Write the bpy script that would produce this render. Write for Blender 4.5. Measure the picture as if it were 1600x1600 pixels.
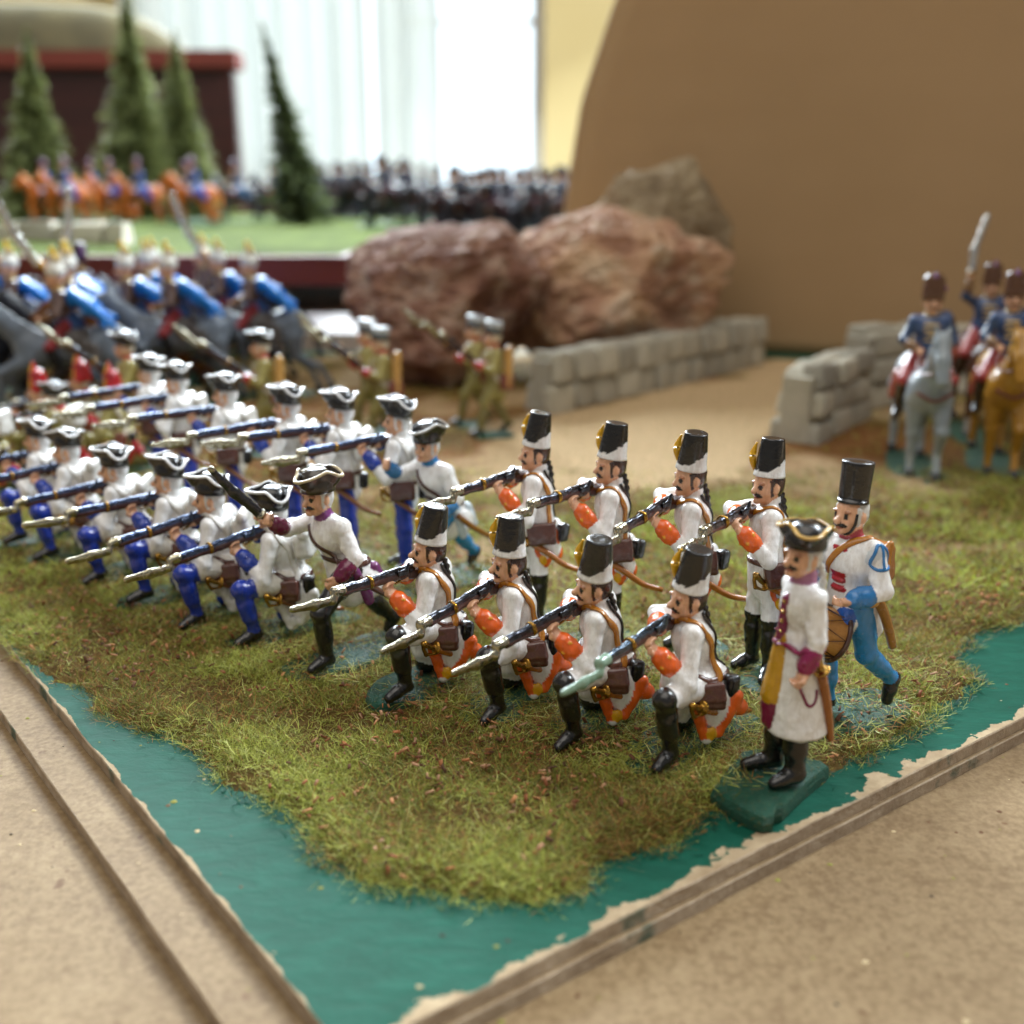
import bpy, math, random
import numpy as np
from mathutils import Vector, Matrix, Euler
sc = bpy.context.scene
for o in list(bpy.data.objects): bpy.data.objects.remove(o)
U = 0.01                      # the setting is written in centimetres
R = math.radians

# ------------------------------------------------------------------ camera, light, exposure
cam = bpy.data.cameras.new('camera'); camo = bpy.data.objects.new('camera', cam)
sc.collection.objects.link(camo); sc.camera = camo
camo.location = (0, 0, 9.5*U); camo.rotation_euler = (R(90-16.86), 0, 0)
cam.sensor_width = 36; cam.lens = 36*1650/1600; cam.clip_start = 0.005; cam.clip_end = 60
cam.dof.use_dof = True; cam.dof.focus_distance = 0.196; cam.dof.aperture_fstop = 12.5
world = bpy.data.worlds.new('World'); sc.world = world; world.use_nodes = True
bg = world.node_tree.nodes['Background']; bg.inputs[0].default_value = (1.0, 0.97, 0.93, 1); bg.inputs[1].default_value = 0.17

def area(name, loc, target, size, power, col):
    l = bpy.data.lights.new(name, 'AREA'); l.shape = 'RECTANGLE'; l.size = size[0]*U; l.size_y = size[1]*U
    l.energy = power; l.color = col
    o = bpy.data.objects.new(name, l); sc.collection.objects.link(o)
    o.location = Vector(loc)*U
    o.rotation_euler = (Vector(target)*U-o.location).to_track_quat('-Z', 'Y').to_euler()
    return o
area('window_daylight', (-55, 250, 110), (0, 25, 0), (120, 130), 120, (0.82, 0.92, 1.0))
area('side_window_daylight', (170, 120, 130), (0, 25, 0), (110, 120), 165, (0.86, 0.94, 1.0))
area('ceiling_bounce', (-30, -20, 190), (0, 25, 0), (200, 200), 18, (1.0, 0.94, 0.86))
sc.view_settings.view_transform = 'Standard'; sc.view_settings.look = 'None'
sc.view_settings.exposure = 0.52; sc.view_settings.gamma = 1.0

# ------------------------------------------------------------------ helpers
col = sc.collection
def lin(h):
    h = h.lstrip('#'); v = [int(h[i:i+2], 16)/255 for i in (0, 2, 4)]
    return tuple(c/12.92 if c <= .04045 else ((c+.055)/1.055)**2.4 for c in v)
def tag(o, label=None, cat=None, group=None, kind=None):
    if label: o['label'] = label
    if cat: o['category'] = cat
    if group: o['group'] = group
    if kind: o['kind'] = kind
    return o
def empty(name, loc, rz=0, scale=1):
    o = bpy.data.objects.new(name, None); col.objects.link(o)
    o.location = Vector(loc)*U; o.rotation_euler = (0, 0, rz); o.scale = (scale,)*3
    o.empty_display_size = 0.01
    return o
def mesh_of(V, F, cols=None, smooth=True, name='m'):
    me = bpy.data.meshes.new(name)
    V = np.asarray(V, np.float32)
    me.from_pydata(V.tolist(), [], [tuple(f) for f in (F.tolist() if hasattr(F, 'tolist') else F)])
    if cols is not None:
        a = me.attributes.new('paint', 'FLOAT_COLOR', 'POINT')
        a.data.foreach_set('color', np.asarray(cols, np.float32).ravel())
    if smooth: me.polygons.foreach_set('use_smooth', np.ones(len(me.polygons), bool))
    me.update(); return me
def link(name, me, mat=None, parent=None, loc=None, rot=None):
    o = bpy.data.objects.new(name, me); col.objects.link(o)
    if mat is not None and not me.materials: me.materials.append(mat)
    if parent is not None: o.parent = parent
    if loc is not None: o.location = loc
    if rot is not None: o.rotation_euler = rot
    return o
def cm(V): return np.asarray(V, float)*U
rng = np.random.default_rng(7)

class VNoise:                # small tileable 3-D value noise, numpy
    def __init__(s, seed): s.t = np.random.default_rng(seed).random((32, 32, 32))
    def __call__(s, P):
        P = np.asarray(P, float); i = np.floor(P).astype(int); f = P-i; f = f*f*(3-2*f)
        r = 0
        for a in (0, 1):
            for b in (0, 1):
                for c in (0, 1):
                    w = (f[:, 0] if a else 1-f[:, 0])*(f[:, 1] if b else 1-f[:, 1])*(f[:, 2] if c else 1-f[:, 2])
                    r = r+w*s.t[(i[:, 0]+a) % 32, (i[:, 1]+b) % 32, (i[:, 2]+c) % 32]
        return r
    def fbm(s, P, n=4):
        P = np.asarray(P, float); r = 0; a = .5; tot = 0
        for k in range(n):
            r = r+a*s(P*2**k+k*7.3); tot += a; a *= .5
        return r/tot
N1, N2, N3 = VNoise(1), VNoise(2), VNoise(3)
def poly_in(P, poly):
    x, y = P[:, 0], P[:, 1]; r = np.zeros(len(P), bool); j = len(poly)-1
    for i in range(len(poly)):
        xi, yi = poly[i]; xj, yj = poly[j]
        c = ((yi > y) != (yj > y)) & (x < (xj-xi)*(y-yi)/((yj-yi) or 1e-9)+xi)
        r ^= c; j = i
    return r

# ------------------------------------------------------------------ materials
class NT:
    def __init__(s, name):
        s.m = bpy.data.materials.new(name); s.m.use_nodes = True; s.t = s.m.node_tree
        s.b = s.t.nodes['Principled BSDF']; s.out = s.t.nodes['Material Output']
    def n(s, typ, **kw):
        nd = s.t.nodes.new(typ)
        for k, v in kw.items():
            if k.startswith('i_'):
                key = k[2:]; key = int(key) if key.isdigit() else key.replace('_', ' ')
                nd.inputs[key].default_value = v
            else: setattr(nd, k, v)
        return nd
    def l(s, a, b): s.t.links.new(a, b)
    def coord(s, out='Object'): return s.n('ShaderNodeTexCoord').outputs[out]
    def noise(s, scale, detail=4, rough=.55, vec=None, dist=0):
        nd = s.n('ShaderNodeTexNoise'); nd.inputs['Scale'].default_value = scale
        nd.inputs['Detail'].default_value = detail; nd.inputs['Roughness'].default_value = rough
        nd.inputs['Distortion'].default_value = dist
        s.l(vec if vec is not None else s.coord(), nd.inputs['Vector']); return nd.outputs[0]
    def ramp(s, fac, stops):
        nd = s.n('ShaderNodeValToRGB'); el = nd.color_ramp.elements
        while len(el) < len(stops): el.new(.5)
        for e, (p, c) in zip(el, stops):
            e.position = p; e.color = (*c, 1) if len(c) == 3 else c
        s.l(fac, nd.inputs[0]); return nd.outputs[0]
    def mix(s, fac, a, b, blend='MIX'):
        nd = s.n('ShaderNodeMix', data_type='RGBA', blend_type=blend)
        for sock, v in ((nd.inputs[0], fac), (nd.inputs[6], a), (nd.inputs[7], b)):
            if hasattr(v, 'is_linked') or hasattr(v, 'links'): s.l(v, sock)
            elif isinstance(v, (int, float)): sock.default_value = v
            else: sock.default_value = (*v, 1)
        return nd.outputs[2]
    def bump(s, h, strength=.3, dist=.001):
        nd = s.n('ShaderNodeBump'); nd.inputs['Strength'].default_value = strength
        nd.inputs['Distance'].default_value = dist; s.l(h, nd.inputs['Height'])
        s.l(nd.outputs[0], s.b.inputs['Normal']); return nd
    def set(s, **kw):
        for k, v in kw.items(): s.b.inputs[k.replace('_', ' ')].default_value = v

def mat_paint():
    t = NT('enamel_paint'); at = t.n('ShaderNodeAttribute', attribute_name='paint')
    oi = t.n('ShaderNodeObjectInfo')
    ad = t.n('ShaderNodeVectorMath', operation='ADD'); t.l(t.coord(), ad.inputs[0])
    sc_ = t.n('ShaderNodeVectorMath', operation='SCALE'); sc_.inputs['Scale'].default_value = 37.0
    cx = t.n('ShaderNodeCombineXYZ'); t.l(oi.outputs['Random'], cx.inputs[0]); t.l(oi.outputs['Random'], cx.inputs[1])
    t.l(cx.outputs[0], sc_.inputs[0]); t.l(sc_.outputs[0], ad.inputs[1]); vec = ad.outputs[0]
    n1 = t.noise(9, 5, .6, vec); n2 = t.noise(55, 3, .6, vec)
    dirt = t.ramp(n1, [(.56, (1, 1, 1)), (.78, (.84, .79, .72))])
    mz = t.n('ShaderNodeMapping'); mz.inputs['Scale'].default_value = (1, 1, .3); t.l(vec, mz.inputs[0]); brush = t.noise(34, 4, .6, mz.outputs[0], .5)
    c = t.mix(1.0, at.outputs['Color'], t.mix(1.0, dirt, t.ramp(brush, [(.32, (.86, .84, .82)), (.60, (1.04, 1.04, 1.04))]), 'MULTIPLY'), 'MULTIPLY')
    chip = t.ramp(n2, [(.70, (0, 0, 0)), (.76, (1, 1, 1))])
    c2 = t.mix(chip, c, t.mix(.55, c, (.16, .12, .09)))
    t.l(c2, t.b.inputs['Base Color']); t.l(at.outputs['Alpha'], t.b.inputs['Metallic'])
    rr = t.ramp(n1, [(.3, (.16,)*3), (.8, (.34,)*3)]); t.l(rr, t.b.inputs['Roughness'])
    t.set(Coat_Weight=.5, Coat_Roughness=.07)
    nb = t.noise(28, 4, .6, vec); t.bump(nb, .4, .0004)
    return t.m
PAINT = mat_paint()
DULL = PAINT.copy(); DULL.name = 'dull_enamel_paint'; DULL.node_tree.nodes['Principled BSDF'].inputs['Coat Weight'].default_value = 0; DULL.node_tree.nodes['Principled BSDF'].inputs['Specular IOR Level'].default_value = .2
def mat_simple(name, a, b, scale, rough=.6, bump=.2, bd=.001, detail=5, stops=(.35, .7)):
    t = NT(name); n = t.noise(scale, detail)
    t.l(t.ramp(n, [(stops[0], a), (stops[1], b)]), t.b.inputs['Base Color'])
    t.set(Roughness=rough); t.bump(t.noise(scale*3, 5), bump, bd); return t.m
def mat_mdf():
    t = NT('mdf_board')
    n = t.noise(14, 6, .6); fine = t.noise(420, 4, .7)
    fib = t.noise(75, 8, .72)
    c = t.ramp(n, [(.3, lin('80694c')), (.72, lin('907759'))])
    c = t.mix(.5, c, t.ramp(fib, [(.34, lin('6a553a')), (.5, lin('857050')), (.66, lin('9e8a6a'))]))
    c = t.mix(.35, c, t.ramp(t.noise(900, 3, .6), [(.35, lin('644e34')), (.65, lin('a69270'))]))
    c = t.mix(t.ramp(t.noise(22, 5, .65), [(.56, (0, 0, 0)), (.72, (.45,)*3)]), c, lin('6f5839'))
    sp = t.ramp(t.noise(330, 2, .5), [(.23, (1, 1, 1)), (.28, (0, 0, 0))])
    c = t.mix(sp, c, lin('6d5238'))
    t.l(c, t.b.inputs['Base Color']); t.set(Roughness=.6); t.b.inputs['Specular IOR Level'].default_value = .2
    t.bump(fine, .25, .0003); return t.m
MDF = mat_mdf()
def mat_edge():
    t = NT('mdf_cut_edge'); n = t.noise(120, 6, .7)
    t.l(t.mix(t.ramp(t.noise(45, 5, .6), [(.60, (0, 0, 0)), (.66, (.8,)*3)]), t.ramp(n, [(.3, lin('8a765e')), (.7, lin('c0ae96'))]), lin('1c4a3c')), t.b.inputs['Base Color'])
    t.set(Roughness=.85); t.bump(t.noise(500, 5, .7), .8, .0006); return t.m
EDGE = mat_edge()
WOOD = None

# ------------------------------------------------------------------ signed-distance modelling (figures are cast metal, so soft unions)
def nrm(v): v = np.asarray(v, float); return v/(np.linalg.norm(v)+1e-12)
class P:                      # one primitive: kind, data, role (paint), k (softness)
    pass
def seg(a, b, ra, rb, role, k=.03, flat=None, fs=1.0, bias=0):
    p = P(); p.t = 0; p.a = np.array(a, float); p.b = np.array(b, float); p.ra, p.rb = ra, rb
    p.role, p.k, p.bias = role, k, bias; p.flat = None if flat is None else nrm(flat); p.fs = fs
    r = max(ra, rb); p.lo = np.minimum(p.a, p.b)-r; p.hi = np.maximum(p.a, p.b)+r; return p
def ell(c, r, role, k=.03, rot=None, bias=0):
    p = P(); p.t = 1; p.a = np.array(c, float); p.r = np.array(r, float); p.role, p.k, p.bias = role, k, bias
    p.R = np.eye(3) if rot is None else np.array(Euler([R(x) for x in rot]).to_matrix()) if not isinstance(rot, np.ndarray) else rot
    e = np.abs(p.R)@p.r; p.lo = p.a-e; p.hi = p.a+e; return p
ell0 = ell
def box(c, h, role, k=.02, rot=None, rd=.02, bias=0):
    p = P(); p.t = 2; p.a = np.array(c, float); p.r = np.array(h, float)-rd; p.rd = rd; p.role, p.k, p.bias = role, k, bias
    p.R = np.eye(3) if rot is None else np.array(Euler([R(x) for x in rot]).to_matrix()) if not isinstance(rot, np.ndarray) else rot
    e = np.abs(p.R)@np.array(h, float); p.lo = p.a-e; p.hi = p.a+e; return p
def cone(a, b, ra, rb, role, k=.03, flat=(1, 0, 0), fs=.8, rd=.015, bias=0):
    p = seg(a, b, ra, rb, role, k, flat, fs, bias); p.t = 3; p.rd = rd; return p
def dist(p, X):
    q = X-p.a
    if p.t == 3:
        q = q+(q@p.flat)[:, None]*p.flat*(1/p.fs-1); ba = p.b-p.a; L = np.linalg.norm(ba); n = ba/L
        ax_ = q@n; rad = np.linalg.norm(q-ax_[:, None]*n, axis=1); rr = p.ra+np.clip(ax_/L, 0, 1)*(p.rb-p.ra)
        dx = (rad-rr+p.rd)*p.fs; dy = np.abs(ax_-L/2)-L/2+p.rd
        return np.minimum(np.maximum(dx, dy), 0)+np.hypot(np.maximum(dx, 0), np.maximum(dy, 0))-p.rd
    if p.t == 0:
        ba = p.b-p.a; L = ba@ba+1e-12
        if p.flat is not None:
            q = q+(q@p.flat)[:, None]*p.flat*(1/p.fs-1)
            ba = ba+p.flat*(ba@p.flat)*(1/p.fs-1); L = ba@ba+1e-12
        t = np.clip(q@ba/L, 0, 1)
        d = np.linalg.norm(q-t[:, None]*ba, axis=1)-(p.ra+t*(p.rb-p.ra))
        d = d*min(1, p.fs) if p.flat is not None else d
    elif p.t == 1:
        q = (q@p.R)/p.r; k0 = np.linalg.norm(q, axis=1); k1 = np.linalg.norm(q/p.r, axis=1)+1e-9
        d = k0*(k0-1)/k1
    else:
        q = np.abs(q@p.R)-p.r
        d = np.linalg.norm(np.maximum(q, 0), axis=1)+np.minimum(q.max(1), 0)-p.rd
    return d
def smin(a, b, k):
    h = np.maximum(k-np.abs(a-b), 0)/k
    return np.minimum(a, b)-h*h*k*.25
def sdf(prims, X):
    D = np.full(len(X), 9.)
    for p in prims: D = smin(D, dist(p, X), p.k)
    return D
def surf(prims, h, relax=1):
    lo = np.min([p.lo for p in prims], 0)-3*h; hi = np.max([p.hi for p in prims], 0)+3*h
    n = np.ceil((hi-lo)/h).astype(int)+1
    D = np.full(n, 1.0, np.float64); ax = [lo[i]+h*np.arange(n[i]) for i in range(3)]
    for p in prims:
        m = p.k+2*h
        i0 = np.maximum(((p.lo-m-lo)/h).astype(int), 0); i1 = np.minimum(((p.hi+m-lo)/h).astype(int)+2, n)
        g = np.stack(np.meshgrid(*[ax[i][i0[i]:i1[i]] for i in range(3)], indexing='ij'), -1)
        s = tuple(slice(i0[i], i1[i]) for i in range(3))
        d = dist(p, g.reshape(-1, 3)).reshape(g.shape[:3])
        D[s] = smin(D[s], d, p.k)
    ins = D < 0
    cnt = sum(ins[a:n[0]-1+a, b:n[1]-1+b, c:n[2]-1+c].astype(np.int8) for a in (0, 1) for b in (0, 1) for c in (0, 1))
    act = (cnt > 0) & (cnt < 8); idx = np.argwhere(act)
    cid = np.full(act.shape, -1, np.int64); cid[act] = np.arange(len(idx))
    acc = np.zeros((len(idx), 3)); num = np.zeros(len(idx))
    cs = [(a, b, c) for a in (0, 1) for b in (0, 1) for c in (0, 1)]
    for i, A in enumerate(cs):
        for B in cs[i+1:]:
            if sum(abs(x-y) for x, y in zip(A, B)) != 1: continue
            da = D[idx[:, 0]+A[0], idx[:, 1]+A[1], idx[:, 2]+A[2]]; db = D[idx[:, 0]+B[0], idx[:, 1]+B[1], idx[:, 2]+B[2]]
            m = (da < 0) != (db < 0); t = np.where(m, da/np.where(m, da-db, 1), 0)
            acc += np.where(m[:, None], np.array(A)+t[:, None]*(np.array(B)-np.array(A)), 0); num += m
    V = lo+h*(idx+acc/num[:, None]); Fs = []
    for axn in range(3):
        s0 = [slice(None)]*3; s1 = [slice(None)]*3; s0[axn] = slice(0, n[axn]-1); s1[axn] = slice(1, n[axn])
        A, B = ins[tuple(s0)], ins[tuple(s1)]; e = np.argwhere(A != B)
        u, v = [(1, 2), (2, 0), (0, 1)][axn]
        ok = (e[:, u] > 0) & (e[:, v] > 0) & (e[:, u] < n[u]-1) & (e[:, v] < n[v]-1); e = e[ok]
        def c(du, dv):
            q = e.copy(); q[:, u] += du; q[:, v] += dv; return cid[q[:, 0], q[:, 1], q[:, 2]]
        Q = np.stack([c(-1, -1), c(0, -1), c(0, 0), c(-1, 0)], 1)
        fl = ~A[e[:, 0], e[:, 1], e[:, 2]]; Q[fl] = Q[fl][:, ::-1]; Fs.append(Q)
    F = np.concatenate(Fs)
    for _ in range(relax):                       # one light relaxing pass takes the grid look away
        s = np.zeros_like(V); c_ = np.zeros(len(V))
        for a, b in ((0, 1), (1, 2), (2, 3), (3, 0)):
            np.add.at(s, F[:, a], V[F[:, b]]); np.add.at(c_, F[:, a], 1)
            np.add.at(s, F[:, b], V[F[:, a]]); np.add.at(c_, F[:, b], 1)
        V = V*.5+.5*s/c_[:, None]
    nr_ = np.zeros_like(V); fn = np.cross(V[F[:, 2]]-V[F[:, 0]], V[F[:, 3]]-V[F[:, 1]])
    for a in range(4): np.add.at(nr_, F[:, a], fn)
    nr_ /= np.linalg.norm(nr_, axis=1)[:, None]+1e-12; V0 = V
    V = V+nr_*(.010*(N1(V*11)-.5)+.007*(N2(V*24+3)-.5))[:, None]
    best = np.full(len(V), 9.); role = np.zeros(len(V), int)
    for i, p in enumerate(prims):
        d = dist(p, V0)-p.bias; m = d < best; best[m] = d[m]; role[m] = i
    return V, F, np.array([p.role for p in prims], dtype=object)[role]
def mat_base():
    t = NT('base_paint'); at = t.n('ShaderNodeAttribute', attribute_name='paint'); n = t.noise(14, 6, .6); fl = t.noise(40, 4, .7)
    c = t.mix(1.0, at.outputs['Color'], t.ramp(n, [(.3, (.75, .8, .78)), (.7, (1.25, 1.2, 1.2))]), 'MULTIPLY')
    c = t.mix(t.ramp(fl, [(.56, (0, 0, 0)), (.66, (.8,)*3)]), c, lin('5c5a28'))
    t.l(c, t.b.inputs['Base Color']); t.set(Roughness=.5); t.bump(fl, .8, .0012); return t.m
BASEM = mat_base()
class Part:                   # geometry + paint roles; one mesh per palette, shared by copies
    def __init__(s, V, F, roles, smooth=True): s.V, s.F, s.roles, s.c, s.smooth = V, F, roles, {}, smooth
    def mesh(s, pal, key):
        if key not in s.c:
            u, inv = np.unique(s.roles.astype(str), return_inverse=True)
            tab = np.array([(*lin(pal[x][:6]), 1.0 if pal[x].endswith('m') else 0.0) for x in u])
            me = mesh_of(s.V, s.F, tab[inv], s.smooth); me.materials.append(BASEM if 'base' in u else DULL if key in ('hm', 'hd', 'ho', 'c1', 'c2', 'c3') else PAINT); s.c[key] = me
        return s.c[key]
def part(prims, h=.012, relax=1): return Part(*surf(prims, h, relax))
def tube(pts, rad, role, seg_n=8, flat=None, caps=True):
    """tube along pts; rad scalar/array or (w,t) flat ribbon with normals"""
    pts = np.asarray(pts, float); n = len(pts)
    T = np.gradient(pts, axis=0); T /= np.linalg.norm(T, axis=1)[:, None]+1e-12
    V = []; up = np.array([0, 0, 1.])
    for i in range(n):
        nn = flat[i] if flat is not None else up
        s = np.cross(T[i], nn)
        if np.linalg.norm(s) < 1e-3: s = np.cross(T[i], [1, 0, 0])
        s = nrm(s); q = nrm(np.cross(s, T[i]))
        if isinstance(rad, tuple): w, t_ = rad
        else: w = t_ = (rad if np.isscalar(rad) else rad[i])
        for j in range(seg_n):
            a = 2*math.pi*j/seg_n; V.append(pts[i]+s*w*math.cos(a)+q*t_*math.sin(a))
    F = []
    for i in range(n-1):
        for j in range(seg_n):
            k = (j+1) % seg_n; F.append((i*seg_n+j, (i+1)*seg_n+j, (i+1)*seg_n+k, i*seg_n+k))
    if caps: F.append(tuple(range(seg_n))); F.append(tuple(range((n-1)*seg_n, n*seg_n))[::-1])
    return np.array(V), F, np.array([role]*len(V), dtype=object)
def join(*items):
    V = []; F = []; Rr = []; o = 0
    for v, f, r in items:
        V.append(v); F += [tuple(int(i)+o for i in q) for q in (f.tolist() if hasattr(f, 'tolist') else f)]; Rr.append(r); o += len(v)
    return np.concatenate(V), F, np.concatenate(Rr)
def spline(pts, n):
    pts = np.asarray(pts, float); q = np.vstack([2*pts[0]-pts[1], pts, 2*pts[-1]-pts[-2]]); out = []
    for u in np.linspace(0, len(pts)-1-1e-6, n):
        i = int(u); t = u-i; a, b, c, d = q[i:i+4]
        out.append(.5*((2*b)+(-a+c)*t+(2*a-5*b+4*c-d)*t*t+(-a+3*b-3*c+d)*t**3))
    return np.array(out)
def hug(prims, pts, n=40, off=.006, w=.03, t=.012, role='strap'):
    X = spline(pts, n); e = 1e-3
    def grad(X):
        g = np.stack([sdf(prims, X+np.eye(3)[i]*e)-sdf(prims, X-np.eye(3)[i]*e) for i in range(3)], 1)
        return g/(np.linalg.norm(g, axis=1)[:, None]+1e-9)
    for _ in range(7):
        X = X-(sdf(prims, X)-off)[:, None]*grad(X)
    for _ in range(3): X[1:-1] = .25*X[:-2]+.5*X[1:-1]+.25*X[2:]
    return tube(X, (w, t), role, 8, flat=grad(X))
def lathe(prof, seg_n, role, sy=1.0, colour=None):
    V = []; F = []
    for r, z in prof:
        for j in range(seg_n):
            a = 2*math.pi*j/seg_n; V.append((r*math.cos(a), r*sy*math.sin(a), z))
    for i in range(len(prof)-1):
        for j in range(seg_n):
            k = (j+1) % seg_n; F.append((i*seg_n+j, i*seg_n+k, (i+1)*seg_n+k, (i+1)*seg_n+j))
    F.append(tuple(range(seg_n))[::-1]); F.append(tuple(range((len(prof)-1)*seg_n, len(prof)*seg_n)))
    V = np.array(V); rr = np.array([colour(v) if colour else role for v in V], dtype=object)
    return V, F, rr

# ------------------------------------------------------------------ the human figure
def hand(h, fd, gd, side, k=.012):
    """palm and five fingers closed round a grip whose axis is gd; fd points along the forearm"""
    h = np.array(h, float); fd = nrm(fd); gd = nrm(gd-fd*(np.dot(gd, fd))); pn = np.cross(fd, gd)*side
    Rm = np.stack([fd, gd, pn], 1); out = [ell(h, (.058, .046, .030), 'skin', k, Rm)]
    for i, L in enumerate((.030, .036, .034, .026)):
        b = h+fd*.045+gd*(.036-.024*i); m = b+fd*L+pn*.012; e = m-fd*.012+pn*.036
        out += [seg(b, m, .0165, .0155, 'skin', .006), seg(m, e, .0155, .013, 'skin', .006)]
    tb = h+gd*.04-fd*.01; out += [seg(tb, tb+fd*.035+gd*.022+pn*.012, .018, .016, 'skin', .008), seg(tb+fd*.035+gd*.022+pn*.012, tb+fd*.05+gd*.012+pn*.04, .016, .013, 'skin', .006)]
    return out
HS = 1.1
def head(c, yaw=0, pitch=0, roll=0, mous=True):
    Rm = np.array(Euler((R(roll), R(pitch), R(yaw))).to_matrix()); c = np.array(c, float)
    def q(*v): return c+Rm@np.array(v)*HS
    def ell(c_, r, *a, **k): return ell0(c_, np.array(r)*HS, *a, **k)
    o = [ell(c, (.108, .092, .13), 'skin', .02, Rm), ell(q(.03, 0, -.06), (.075, .068, .07), 'skin', .02, Rm),
         seg(q(.10, 0, .012), q(.128, 0, -.022), .014, .024, 'skin', .012), ell(q(.092, 0, -.098), (.028, .034, .024), 'skin', .015, Rm),
         ell(q(-.035, 0, .02), (.098, .098, .125), 'hair', .015, Rm)]
    for s in (1, -1):
        o += [ell(q(.094, s*.043, .010), (.010, .0135, .0155), 'eye', .004, Rm, .004), ell(q(.086, s*.046, .036), (.018, .034, .010), 'brow', .004, Rm),
              ell(q(-.008, s*.094, -.01), (.026, .02, .04), 'skin', .008, Rm, .003), seg(q(.02, s*.09, .05), q(.018, s*.086, -.055), .016, .012, 'hair', .008),
              seg(q(.114, s*.006, -.046), q(.098, s*.052, -.058), .0105, .0065, 'moust', .006, bias=.004),
              ell(q(.066, s*.05, -.03), (.03, .026, .03), 'skin', .015, Rm)]
    o.append(ell(q(.098, 0, -.072), (.016, .028, .008), 'lip', .004, Rm))
    return o
def human(J, arm=1.0, ch=1.0, thigh=(.105, .08), shin=(.078, .056), skin_hands=True, gripL=(1, 0, 0), gripR=(1, 0, 0), belly=.165, headargs=(0, 0, 0)):
    v = {k: np.array(x, float) for k, x in J.items()}
    up = nrm(v['chest']-v['pelvis']); side = nrm(v['shL']-v['shR'])
    fwd = np.cross(side, up)
    o = [seg(v['pelvis'], v['chest'], belly, .165*ch, 'coat', .05, fwd, .80), ell(v['chest']+fwd*.02+up*.03, (.15*ch, .19*ch, .17), 'coat', .05, np.stack([fwd, side, up], 1)),
         seg(v['shL'], v['shR'], .082*ch, .082*ch, 'coat', .05), seg(v['chest'], v['neck'], .11, .075, 'coat', .04),
         seg(v['neck'], v['neck']*.4+v['head']*.6, .066, .062, 'skin', .02), seg(v['neck']-up*.01, v['neck']+up*.03, .078, .078, 'collar', .012)]
    for s, S in (('L', 1), ('R', -1)):
        sh, el_, ha = v['sh'+s], v['el'+s], v['ha'+s]; fd = nrm(ha-el_); wr = ha-fd*.05
        o += [seg(sh, el_, .076*arm, .062*arm, 'sleeve', .03), seg(el_, wr, .062*arm, .050*arm, 'sleeve', .02), seg(sh*.45+el_*.55+np.array((.03, 0, -.03)), el_+np.array((.02, 0, .02)), .05*arm, .055*arm, 'sleeve', .012), seg(el_*.8+wr*.2, el_*.55+wr*.45, .064*arm, .060*arm, 'sleeve', .008)]
        L = np.linalg.norm(wr-el_)
        o += [seg(wr-fd*min(.10, L*.5), wr-fd*.022, .079*arm, .073*arm, 'cuff', .008, bias=.004)]
        o += hand(ha, fd, np.array(gripL if s == 'L' else gripR, float), S)
        hp, kn, an, to = v['hip'+s], v['kn'+s], v['an'+s], v['to'+s]; sd = nrm(kn-an)
        o += [seg(hp, kn, thigh[0], thigh[1], 'thigh', .04), seg(kn, an, shin[0], shin[1], 'shin', .02), ell(kn, (thigh[1]+.004,)*3, 'knee', .02),
              seg(an+sd*.30, an+sd*.18, shin[0]*.97, shin[0]*.95, 'shin', .03), seg(an, an*.5+to*.5, shin[1]+.004, .052, 'foot', .02), seg(an*.5+to*.5, to, .052, .042, 'foot', .02),
              seg(an-sd*.0, an-sd*.03-nrm(to-an)*.03, .05, .045, 'foot', .02)]
    for s, S in (('L', 1), ('R', -1)):                              # cuff buttons
        el_, ha = v['el'+s], v['ha'+s]; fd = nrm(ha-el_); b1 = nrm(np.cross(fd, (0, 0, 1))); b2 = np.cross(fd, b1); c0 = ha-fd*.115
        for a in range(5): o.append(ell(c0+(b1*math.cos(a*1.2566+.3)+b2*math.sin(a*1.2566+.3))*.076+fd*.02*(a % 2), (.013,)*3, 'button', .004, bias=.006))
    o += head(v['head'], *headargs)
    return o

STAND = dict(pelvis=(0, 0, .95), chest=(.0, 0, 1.26), neck=(.02, 0, 1.47), head=(.055, -.02, 1.615), hipL=(0, .085, .92), knL=(.05, .10, .50), anL=(.06, .11, .09), toL=(.22, .14, .045),
             hipR=(0, -.085, .92), knR=(-.04, -.11, .50), anR=(-.08, -.13, .09), toR=(.06, -.21, .045), shL=(.07, .175, 1.385), shR=(-.03, -.18, 1.39),
             elL=(.30, .17, 1.08), haL=(.43, -.04, 1.335), elR=(-.05, -.40, 1.34), haR=(.22, -.16, 1.36))
KNEEL = dict(pelvis=(-.04, 0, .46), chest=(.01, 0, .80), neck=(.055, 0, .99), head=(.10, -.02, 1.13), hipL=(.02, .10, .46), knL=(.50, .14, .54), anL=(.41, .15, .10), toL=(.58, .17, .045),
             hipR=(-.04, -.10, .44), knR=(.0, -.13, .09), anR=(-.40, -.13, .10), toR=(-.47, -.13, .04), shL=(.08, .18, .915), shR=(-.02, -.185, .92),
             elL=(.30, .18, .60), haL=(.43, -.03, .835), elR=(-.02, -.38, .86), haR=(.23, -.16, .885))
def twist(J, a, cx, cy, keys):
    c_, s_ = math.cos(R(a)), math.sin(R(a))
    for k in keys:
        x, y, z = J[k]; x -= cx; y -= cy; J[k] = (cx+c_*x-s_*y, cy+s_*x+c_*y, z)
TWA = -38
def tw(pts, cx, cy):
    c_, s_ = math.cos(R(TWA)), math.sin(R(TWA)); return [(cx+c_*(p[0]-cx)-s_*(p[1]-cy), cy+s_*(p[0]-cx)+c_*(p[1]-cy), p[2]) for p in pts]
twist(STAND, TWA, .0, 0, ('shL', 'shR', 'chest', 'hipL', 'hipR')); twist(KNEEL, TWA, .0, 0, ('shL', 'shR', 'hipR'))
TWM = Matrix.Rotation(R(TWA), 4, 'Z')
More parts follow.
